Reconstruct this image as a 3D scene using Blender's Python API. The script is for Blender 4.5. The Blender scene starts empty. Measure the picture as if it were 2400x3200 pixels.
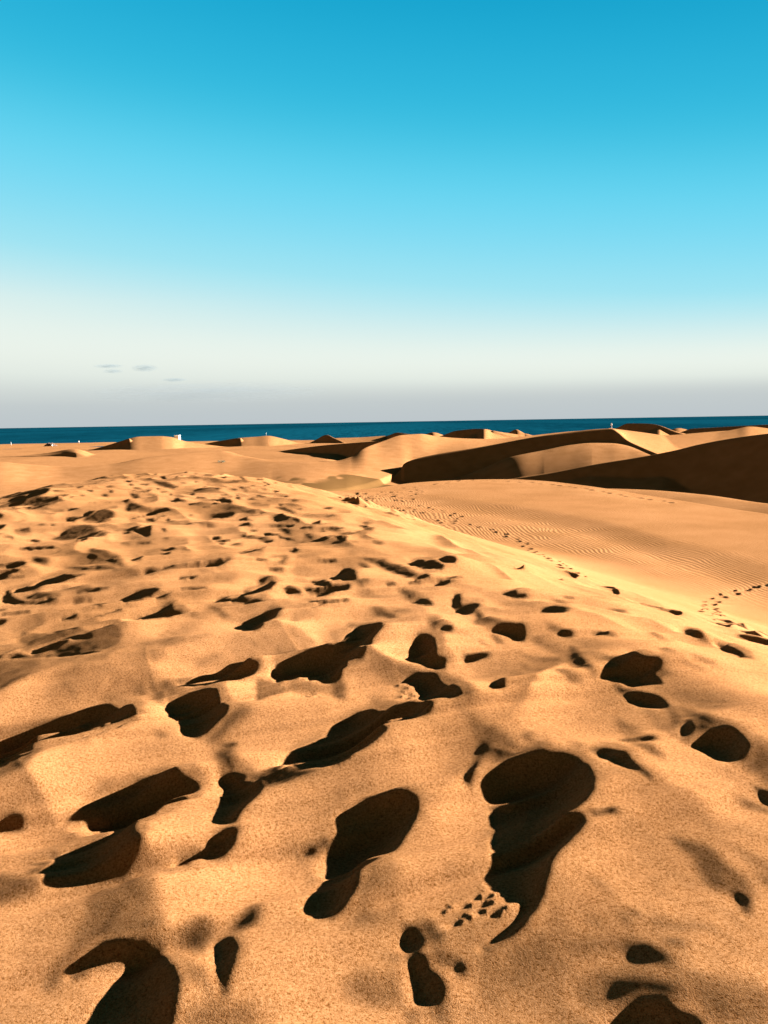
import bpy, bmesh, math, random
import numpy as np
from mathutils import Vector, Matrix

random.seed(7)
RNG = np.random.default_rng(11)
scene = bpy.context.scene
COL = scene.collection

# ------------------------------------------------------------------ viewpoint
F_PX = 2588.0
PITCH = math.atan2(282, F_PX)
ROLL = math.radians(0.955)
_f = np.array([0, math.cos(PITCH), -math.sin(PITCH)])
_r0 = np.array([1.0, 0, 0])
_u0 = np.array([0, math.sin(PITCH), math.cos(PITCH)])
_r = math.cos(ROLL) * _r0 - math.sin(ROLL) * _u0
_u = math.sin(ROLL) * _r0 + math.cos(ROLL) * _u0

def ray(px, py):
    a = (px - 1200) / F_PX
    b = (1600 - py) / F_PX
    d = _f + a * _r + b * _u
    return d / d[1]                       # one metre forward along +Y

SUN_AZ = math.radians(66)                 # clockwise from +Y
SUN_EL = math.radians(14.5)
TAN_E = math.tan(SUN_EL)
SU = np.array([-math.sin(SUN_AZ), -math.cos(SUN_AZ)])    # away from the sun, in plan
SV = np.array([-SU[1], SU[0]])
SEA_Z = -9.3

# ------------------------------------------------------------------ noise
def _hash(ix, iy, seed):
    h = (ix.astype(np.int64) * 374761393 + iy.astype(np.int64) * 668265263 + seed * 1442695041) & 0xFFFFFFFF
    h = ((h ^ (h >> 13)) * 1274126177) & 0xFFFFFFFF
    h = h ^ (h >> 16)
    return (h & 0xFFFF) / 32767.5 - 1.0

def vnoise(x, y, seed=0):
    ix = np.floor(x); iy = np.floor(y)
    fx = x - ix; fy = y - iy
    fx = fx * fx * fx * (fx * (fx * 6 - 15) + 10); fy = fy * fy * fy * (fy * (fy * 6 - 15) + 10)
    a = _hash(ix, iy, seed); b = _hash(ix + 1, iy, seed)
    c = _hash(ix, iy + 1, seed); d = _hash(ix + 1, iy + 1, seed)
    return (a * (1 - fx) + b * fx) * (1 - fy) + (c * (1 - fx) + d * fx) * fy

def sstep(a, b, x):
    t = np.clip((x - a) / (b - a), 0, 1)
    return t * t * (3 - 2 * t)

# ------------------------------------------------------------------ dunes
def smooth_interp(t, tk, vk):
    """monotone cubic through (tk, vk); held at the ends"""
    tk = np.asarray(tk, float); vk = np.asarray(vk, float)
    n = len(tk)
    h = np.diff(tk); d = np.diff(vk) / h
    m = np.zeros(n)
    m[0], m[-1] = d[0], d[-1]
    for i in range(1, n - 1):
        if d[i - 1] * d[i] > 0:
            w1, w2 = 2 * h[i] + h[i - 1], h[i] + 2 * h[i - 1]
            m[i] = (w1 + w2) / (w1 / d[i - 1] + w2 / d[i])
    t = np.clip(t, tk[0], tk[-1])
    i = np.clip(np.searchsorted(tk, t, side='right') - 1, 0, n - 2)
    u = (t - tk[i]) / h[i]
    return ((2 * u ** 3 - 3 * u ** 2 + 1) * vk[i] + (u ** 3 - 2 * u ** 2 + u) * h[i] * m[i]
            + (-2 * u ** 3 + 3 * u ** 2) * vk[i + 1] + (u ** 3 - u ** 2) * h[i] * m[i + 1])

class Dune:
    """a dune described by its crest line and, where it has one, by the brink or foot in front of it; the lines are given as seen
    from the camera's place with their true distance, the sand between them and beyond them lies at the slopes given"""
    def __init__(self, curves, near, far, rn=1.0, rf=1.0, hn=None, bulge=0.0, end=0.35):
        if isinstance(curves[0][0], (int, float)): curves = [curves]
        self.C = []
        for pts in curves:
            p = np.array([ray(px, py) * D for px, py, D in pts])
            th = np.arctan2(p[:, 0], p[:, 1])
            self.C.append((th, np.hypot(p[:, 0], p[:, 1]), p[:, 2]))
        self.near = near if not isinstance(near, list) else ([math.atan2(ray(q, 1400)[0], 1) for q, _ in near], [v for _, v in near])
        self.far, self.rn, self.rf, self.hn, self.bulge, self.end = far, rn, rf, hn, bulge, end
    def __call__(self, x, y):
        r = np.hypot(x, y); th = np.arctan2(x, y)
        K = [(smooth_interp(th, t, rr), smooth_interp(th, t, zz)) for t, rr, zz in self.C]
        r0, z0 = K[0]; r1, z1 = K[-1]
        nr = self.near if not isinstance(self.near, tuple) else np.interp(th, *self.near)
        d = np.maximum(r0 - r, 0)
        fn = nr * (np.sqrt(d ** 2 + self.rn ** 2) - self.rn)
        if self.hn:
            fn = self.hn * (1 - np.exp(-fn / self.hn))
        h = z0 - fn
        if len(K) > 1:
            w = np.maximum(r1 - r0, 0.5)
            t = np.clip((r - r0) / w, 0, 1)
            mid = z0 + (z1 - z0) * t + self.bulge * w * t * (1 - t)
            h = np.where(r > r0, mid, h)
        d = np.maximum(r - r1, 0)
        h = np.where(r > r1, z1 - self.far * (np.sqrt(d ** 2 + self.rf ** 2) - self.rf), h)
        lo = max(c[0][0] for c in self.C); hi = min(c[0][-1] for c in self.C)
        e = np.maximum(np.maximum(lo - th, th - hi), 0) * r
        return h - self.end * (np.sqrt(e * e + 1) - 1)

# ------------------------------------------------------------------ the trampled crest the camera stands on
PLAT = np.array([(4.6, -6.0), (3.2, -2.0), (2.1, 1.2), (1.5, 3.1), (0.85, 4.5), (0.0, 7.4), (-1.07, 11.4), (-2.3, 15.0), (-4.0, 17.3),
                 (-5.4, 17.1), (-5.95, 14.4), (-4.75, 10.0), (-6.0, 8.2), (-9.0, 6.0), (-14, 2), (-16, -6)], float)

def poly_sdf(x, y, P):
    best = np.full(x.shape, 1e18); inside = np.zeros(x.shape, bool)
    for i in range(len(P)):
        ax, ay = P[i]; bx, by = P[(i + 1) % len(P)]
        dx, dy = bx - ax, by - ay
        t = np.clip(((x - ax) * dx + (y - ay) * dy) / (dx * dx + dy * dy), 0, 1)
        ex = x - ax - t * dx; ey = y - ay - t * dy
        best = np.minimum(best, ex * ex + ey * ey)
        c = (ay > y) != (by > y)
        xi = ax + (y - ay) / (by - ay if by != ay else 1e-9) * dx
        inside ^= c & (x < xi)
    d = np.sqrt(best)
    return np.where(inside, -d, d)

def plateau(x, y):
    d = np.maximum(poly_sdf(x, y, PLAT) + 0.5, 0)
    fall = 0.34 * (np.sqrt(d * d + 0.9 ** 2) - 0.9)
    z = -0.95 - fall
    z = z - 0.03 * np.logaddexp(0, (2.1 - y) / 0.35) * 0.35          # the near sand leans towards the camera
    w = 1 - sstep(1.5, 3.5, d)
    z = z + w * (0.045 * vnoise(x * 0.9 + 3, y * 0.7, 1) + 0.022 * vnoise(x * 2.1, y * 1.7 + 5, 2) + 0.006 * vnoise(x * 4.3, y * 3.6 + 5, 3)
             + 0.042 * (0.45 - np.hypot(0.05, vnoise(1.25 * x + 0.8 * y + 0.5 * vnoise(x * 1.3, y * 1.1, 7), 1.05 * y - 0.75 * x + 0.5 * vnoise(x * 1.2 + 9, y, 8), 4)))
             + 0.015 * (0.45 - np.hypot(0.08, vnoise(2.6 * x + 1.5 * y + 0.5 * vnoise(x * 2.3, y * 2, 12), 2.2 * y - 1.6 * x + 2 + 0.4 * vnoise(x * 2, y * 2.4, 13), 6))))
    return z

T_PTS = [(-900, 1640, 20), (-200, 1620, 24), (300, 1600, 27), (700, 1560, 31), (960, 1539, 33), (1140, 1527, 35), (1300, 1508, 38), (1450, 1499, 39.5), (1600, 1497, 40), (1700, 1502, 39),
         (1800, 1514, 37), (1900, 1528, 35), (2000, 1544, 33), (2100, 1560, 31), (2250, 1584, 28), (2400, 1606, 25.5), (2700, 1650, 21), (3300, 1730, 15), (4200, 1850, 10)]
_tp = np.array([ray(px, py) * D for px, py, D in T_PTS])
T_TH, T_R, T_Z = np.arctan2(_tp[:, 0], _tp[:, 1]), np.hypot(_tp[:, 0], _tp[:, 1]), _tp[:, 2]

def rippled_parts(x, y):
    """distance inside the crest of the rippled slope, height of the crest, and distance inside the step of its upper terrace"""
    th = np.arctan2(x, y); r = np.hypot(x, y)
    rc = smooth_interp(th, T_TH, T_R); zc = smooth_interp(th, T_TH, T_Z)
    rb = np.interp(th, np.radians([-40, -5, 3, 8, 14, 19, 25, 35, 60]), [36, 34, 31, 28.0, 24.0, 20.0, 16.8, 13, 9])
    return rc - r, zc, rb - r

def ripple_flat(x, y):
    d, z, b = rippled_parts(x, y)
    dn = np.maximum(d, 0); df = np.maximum(-d, 0)
    w = np.exp(-dn / 6.0)
    h = z * w + (-3.02) * (1 - w) - 0.5 * (np.sqrt(df * df + 1.2) - math.sqrt(1.2))
    h = h + (0.13 * sstep(2.0, -2.0, b) * (1 - w) - 0.10 * sstep(4, -1, b) * (1 - w))
    return h + 0.03 * vnoise(x * 0.25, y * 0.2, 5)

def smax(a, b, k):
    h = np.clip(0.5 + 0.5 * (a - b) / k, 0, 1)
    return b * (1 - h) + a * h + k * h * (1 - h)

def floor_z(x, y):
    r = np.hypot(x, y)
    beach = sstep(455, 500, y + 0.06 * x)
    hollow = 4.5 * np.maximum(sstep(-14, 3, x) * sstep(95, 118, y) * sstep(260, 190, y), sstep(4, 14, x) * sstep(52, 64, y) * sstep(130, 118, y))
    return -hollow -8.5 + 0.35 * vnoise(x / 40, y / 30, 9) + 0.15 * vnoise(x / 14, y / 12, 10) - 0.55 * sstep(260, 420, r) - 3.5 * beach

DUNES = []
def dune(*a, k=0.15, **kw):
    DUNES.append((Dune(*a, **kw), k))

def land(x, y):
    zf = floor_z(x, y)
    for D, k in DUNES:
        zf = smax(zf, D(x, y), k)
    return zf

# the long pale slope on the left
dune([(-2600, 1500, 120), (-900, 1470, 128), (-500, 1452, 138), (-200, 1443, 142), (0, 1444, 145), (100, 1452, 146), (200, 1456, 147), (330, 1452, 148), (450, 1431, 156),
      (600, 1414, 166), (690, 1408, 171), (760, 1424, 163), (860, 1440, 153), (960, 1444, 150)], 0.085, 0.16, rn=4, rf=1.2, k=0.5, end=0.12)
# the bowl, the big lit dune and the shoulder running to the far peak
dune([[(850, 1560, 100), (900, 1540, 104), (950, 1532, 106), (1000, 1530, 108), (1080, 1524, 115), (1130, 1513, 123), (1190, 1495, 131), (1230, 1479, 138), (1262, 1464, 144), (1290, 1452, 150), (1350, 1436, 156),
       (1500, 1410, 165), (1911, 1400, 170), (2300, 1400, 170), (2700, 1400, 170)],
      [(850, 1448, 150), (960, 1443.5, 150), (1050, 1440, 151), (1095, 1428, 155), (1140, 1400, 164), (1190, 1381, 176), (1260, 1359, 188), (1310, 1356, 192), (1370, 1364, 198), (1450, 1370, 205),
       (1550, 1371, 215), (1650, 1362, 226), (1800, 1347, 240), (1912, 1341, 250), (2060, 1361, 250), (2300, 1345, 270), (2430, 1344, 275), (2700, 1350, 280)]],
     [(1000, .16), (1130, .3), (1235, .6), (2700, .6)], 0.2, rn=0.5, rf=2, k=0.4, bulge=0.004, end=0.08)
# the dune in front of it whose dark slip face looks this way
dune([(1160, 1530, 134), (1225, 1490, 137), (1252, 1468, 139), (1262, 1450, 140), (1290, 1437, 141), (1350, 1422, 142), (1500, 1397, 143), (1720, 1358, 143),
      (1911, 1339, 143), (1935, 1353, 141), (1960, 1375, 138), (2000, 1396, 133), (2050, 1418, 127), (2120, 1445, 119)], 0.66, 0.2, rn=0.8, rf=1.0, k=0.1)
# the lit shoulder to the right of the peak
dune([[(1905, 1341, 143.5), (1915, 1342, 143), (1936, 1354, 141), (1961, 1376, 138), (2001, 1397, 133), (2051, 1419, 127), (2120, 1445, 119), (2300, 1480, 113), (2700, 1520, 110)],
      [(1905, 1338.5, 250), (1960, 1345, 250), (2060, 1359, 245), (2130, 1373, 240), (2200, 1360, 248), (2300, 1341, 260), (2340, 1333, 264), (2430, 1342, 266), (2700, 1350, 270)]],
     0.64, 0.2, rn=0.5, rf=2, k=0.1, bulge=0.004, end=1.2)
# hump catching a little light inside the dark hollow
dune([(1300, 1530, 126), (1440, 1490, 131), (1520, 1459, 131), (1600, 1427, 131), (1700, 1407, 133.5), (1780, 1391, 136), (1845, 1384.5, 137), (1910, 1385, 137), (1960, 1392, 135.5), (2010, 1408, 131.5), (2070, 1432, 125)], [(1300, .6), (1560, .4), (1700, .29), (1850, .22), (2070, .18)], 0.25, rn=5, rf=3, k=0.9)
# the near dark dune on the right
dune([(1300, 1545, 118), (1380, 1530, 118), (1600, 1496, 118), (1730, 1476, 118), (1860, 1451, 118), (2020, 1425, 117), (2120, 1405, 116), (2180, 1390, 115), (2300, 1368, 112),
      (2400, 1355, 109), (2600, 1335, 104), (2900, 1320, 98)], 0.62, 0.24, rn=0.5, rf=1, k=0.2)
# low lit dune behind the rippled slope
dune([(1800, 1540, 52), (1890, 1527, 54), (2000, 1530, 53), (2200, 1546, 50), (2400, 1574, 46), (2700, 1610, 40), (3200, 1660, 32)], 0.10, 0.5, rn=1.5, rf=0.8, k=0.2)
# far dunes against the sea
dune([[(-60, 1432, 246), (50, 1425, 247), (120, 1424, 245), (190, 1419, 243), (232, 1414, 240), (290, 1432, 232), (340, 1442, 230)],
      [(-60, 1431, 252), (60, 1424, 252), (150, 1415, 250), (230, 1403, 250), (290, 1418, 250), (340, 1438, 250)]], [(-60, .5), (200, .5), (235, .12), (340, .12)], 0.25, rn=.4, rf=2, k=0.2)
dune([(300, 1415, 326), (380, 1380, 325), (405, 1370, 323), (440, 1364, 326), (500, 1363, 327), (535, 1366, 328), (580, 1379, 330), (660, 1391, 332), (760, 1402, 332)], 0.13, 0.3, rn=2, rf=2, k=0.2, end=.3)
dune([(200, 1424, 330), (262, 1411, 325), (330, 1393, 320), (385, 1376, 315.5), (405, 1370.5, 314), (418, 1388, 314), (436, 1412, 314)], 0.62, 0.2, rn=.4, rf=1, k=0.1, end=.5)
dune([(690, 1392, 353), (730, 1376, 351), (755, 1368, 349), (800, 1365, 350), (835, 1362, 351), (880, 1370, 352), (930, 1383, 353), (1000, 1390, 353)], 0.13, 0.3, rn=2, rf=2, k=0.2, end=.3)
dune([(600, 1397, 351), (638, 1387.5, 348), (700, 1375.5, 343), (752, 1368.5, 339), (764, 1384, 339), (790, 1404, 339)], 0.62, 0.2, rn=.4, rf=1, k=0.1, end=.5)
dune([(760, 1424, 266), (860, 1412, 252), (930, 1402, 241), (1010, 1392, 229), (1080, 1386, 218), (1200, 1377, 200)], 0.62, 0.08, rn=0.5, rf=3, k=0.3)
dune([(960, 1388, 378), (985, 1375, 375), (1020, 1359, 370), (1050, 1371, 364), (1085, 1386, 358)], 0.62, 0.12, rn=0.4, rf=0.6, k=0.2)
dune([(1050, 1369, 385), (1120, 1367, 385), (1200, 1362, 385)], 0.1, 0.2, k=0.3)
dune([(1180, 1369, 384), (1215, 1360, 379), (1242, 1352, 374), (1275, 1356, 368), (1330, 1362, 358)], 0.62, 0.2, rn=0.4, k=0.2)
dune([(1310, 1365, 368), (1352, 1351, 362), (1390, 1361, 364)], 0.55, 0.2, rn=0.4, k=0.2)
dune([(1360, 1368, 344), (1385, 1360, 340), (1425, 1346, 333), (1500, 1340, 322), (1540, 1346, 314)], 0.62, 0.14, rn=0.4, k=0.2)
dune([(1490, 1356, 312), (1515, 1341, 314), (1540, 1346, 318), (1620, 1358, 324)], 0.14, 0.14, rn=0.6, k=0.2)
dune([(1590, 1352, 356), (1612, 1342, 352), (1640, 1355, 350)], 0.5, 0.2, rn=0.5, k=0.2)
dune([(1900, 1350, 344), (1935, 1334, 338), (1962, 1323, 331), (2000, 1323, 322), (2040, 1325, 314), (2062, 1330, 309), (2122, 1352, 302), (2160, 1362, 298)], 0.62, 0.15, rn=0.4, k=0.2)
dune([(2062, 1331, 316), (2090, 1341, 316), (2125, 1352, 316)], 0.12, 0.2, k=0.2)
dune([(2090, 1345, 360), (2120, 1338, 360), (2160, 1346, 360)], 0.15, 0.2, k=0.2)
dune([(2130, 1350, 352), (2160, 1340, 348), (2230, 1336, 340), (2300, 1332, 331), (2400, 1327, 318), (2600, 1322, 296)], 0.62, 0.15, rn=0.4, k=0.2)

def base_height(x, y):
    z = np.full(x.shape, -1e3)
    r = np.hypot(x, y)
    m = r > 14
    if m.any():
        xm, ym = x[m], y[m]
        zz = floor_z(xm, ym)
        front = ym > 20
        if front.any():
            xf, yf = xm[front], ym[front]
            zz[front] = land(xf, yf)
        z[m] = zz
    m = r < 120
    if m.any():
        z[m] = smax(z[m], ripple_flat(x[m], y[m]), 0.2)
    m = r < 60
    if m.any():
        z[m] = smax(z[m], plateau(x[m], y[m]), 0.35)
    return z

# ------------------------------------------------------------------ terrain grid: fine near the camera, coarser with distance
def radii():
    out = [0.15, 0.3, 0.45, 0.6, 0.7, 0.8]
    r = 0.86
    while r < 560:
        out.append(r)
        r *= 1.0028 if r > 1.0 else 1.012
    out += [600, 700]
    return np.array(out)
R = radii()
half = math.radians(31)
th_f = np.linspace(-half, half, 1200)
th_s = np.linspace(half, 2 * math.pi - half, 190)[1:-1]
TH = np.concatenate([th_f, th_s])
NT, NR, NF = len(TH), len(R), len(th_f)
X = R[:, None] * np.sin(TH)[None, :]
Y = R[:, None] * np.cos(TH)[None, :]
Z = np.empty_like(X)
for i in range(0, NR, 160):
    Z[i:i + 160] = base_height(X[i:i + 160].ravel(), Y[i:i + 160].ravel()).reshape(X[i:i + 160].shape)
DZ = np.zeros_like(X)

def ground_point(px, py, lo=1.0, hi=60.0):
    d = ray(px, py)
    D = np.geomspace(lo, hi, 500)
    rr = np.clip(np.searchsorted(R, D * math.hypot(1, d[0])), 0, NR - 1)
    tt = np.clip(np.searchsorted(th_f, math.atan2(d[0], 1)), 0, NF - 1)
    h = Z[rr, tt]
    b = np.nonzero(D * d[2] <= h)[0]
    k = b[0] if len(b) else len(D) - 1
    return np.array([D[k] * d[0], D[k]])

def carve_plan(P, strength=1.0, dig=0.5, rim=2.2, soft=0.06, cap=9.0):
    """hollow whose lip on the sun side is high enough that its shade reaches the far edge of outline P"""
    u = P @ SU; v = P @ SV
    v0, v1 = v.min(), v.max()
    n = 72
    vs = np.linspace(v0, v1, n)
    ui = np.full(n, np.nan); uo = np.full(n, np.nan)
    for i in range(len(P)):
        a, b = i, (i + 1) % len(P)
        if abs(v[b] - v[a]) < 1e-9:
            continue
        t = (vs - v[a]) / (v[b] - v[a])
        m = (t >= 0) & (t <= 1)
        uu = u[a] + t * (u[b] - u[a])
        ui = np.where(m & ~(ui < uu), uu, ui)
        uo = np.where(m & ~(uo > uu), uu, uo)
    ok = ~np.isnan(ui)
    ui = np.interp(vs, vs[ok], ui[ok]); uo = np.interp(vs, vs[ok], uo[ok])
    ker = np.array([1, 2, 3, 2, 1.]) / 9
    def sm(q):
        return np.convolve(np.pad(q, 2, mode='edge'), ker, mode='valid')
    L = np.maximum(uo - ui, 0)
    L = sm(L); ui = sm(ui)
    Lm = L.max()
    w = max(rim * Lm * 0.6, 0.02)
    ext = 3.2 * w + 0.02
    c = np.array([(ui.min() + uo.max()) / 2, (v0 + v1) / 2])
    rad = 0.5 * math.hypot(uo.max() - ui.min(), v1 - v0) + ext
    cx, cy = SU * c[0] + SV * c[1]
    rc = math.hypot(cx, cy)
    i0, i1 = np.searchsorted(R, max(rc - rad, 0.1)), np.searchsorted(R, rc + rad)
    tc = math.atan2(cx, cy); dt = math.asin(min(0.99, rad / max(rc, rad + 1e-3)))
    j0, j1 = np.searchsorted(th_f, tc - dt), np.searchsorted(th_f, tc + dt)
    if i1 <= i0 or j1 <= j0:
        return
    x = X[i0:i1, j0:j1]; y = Y[i0:i1, j0:j1]
    gu = x * SU[0] + y * SU[1]; gv = x * SV[0] + y * SV[1]
    # a lip narrower at the ends of the outline
    pad = 0.25 * w
    vv = np.concatenate([[v0 - 2 * pad, v0 - pad], vs, [v1 + pad, v1 + 2 * pad]])
    LL = np.concatenate([[0, 0], L, [0, 0]])
    UU = np.concatenate([[ui[0], ui[0]], ui, [ui[-1], ui[-1]]])
    Lg = np.interp(gv, vv, LL); Ug = np.interp(gv, vv, UU)
    t = (gu - Ug) / np.maximum(Lg, 1e-5)
    a = np.minimum(1.06 * strength * TAN_E * Lg, cap)
    xin = np.maximum(Ug - gu, 0); xout = np.maximum(gu - Ug - Lg, 0)
    up = 0.55 * a * np.exp(-(xin / w) ** 1.5)
    lo = -0.45 * a * np.exp(-(xout / w) ** 1.3)
    tt = np.clip(t, 0, 1)
    g = np.sin(np.pi * np.power(tt, 0.62))
    mid = 0.55 * a - a * tt - dig * a * g
    h = np.where(t < 0, up, np.where(t > 1, lo, mid))
    DZ[i0:i1, j0:j1] += np.where(Lg > 1e-4, h, 0)

def carve(crop, pts, **kw):
    x0, y0, s = crop
    carve_plan(np.array([ground_point(x0 + x * s, y0 + y * s) for x, y in pts]), **kw)

def shade(crop, pts, f=0.62):
    carve(crop, pts, strength=f, dig=0.0, rim=2.0)

V = (0, 0, 1.4467); C1 = (0, 2000, .7233); C2 = (1200, 2000, .7233); C3 = (0, 2600, .7233); C4 = (1200, 2600, .7233)
C5 = (0, 1450, .7233); C6 = (1200, 1500, .7233); D1 = (0, 1440, .3617); D2 = (600, 1440, .3617)

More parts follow.
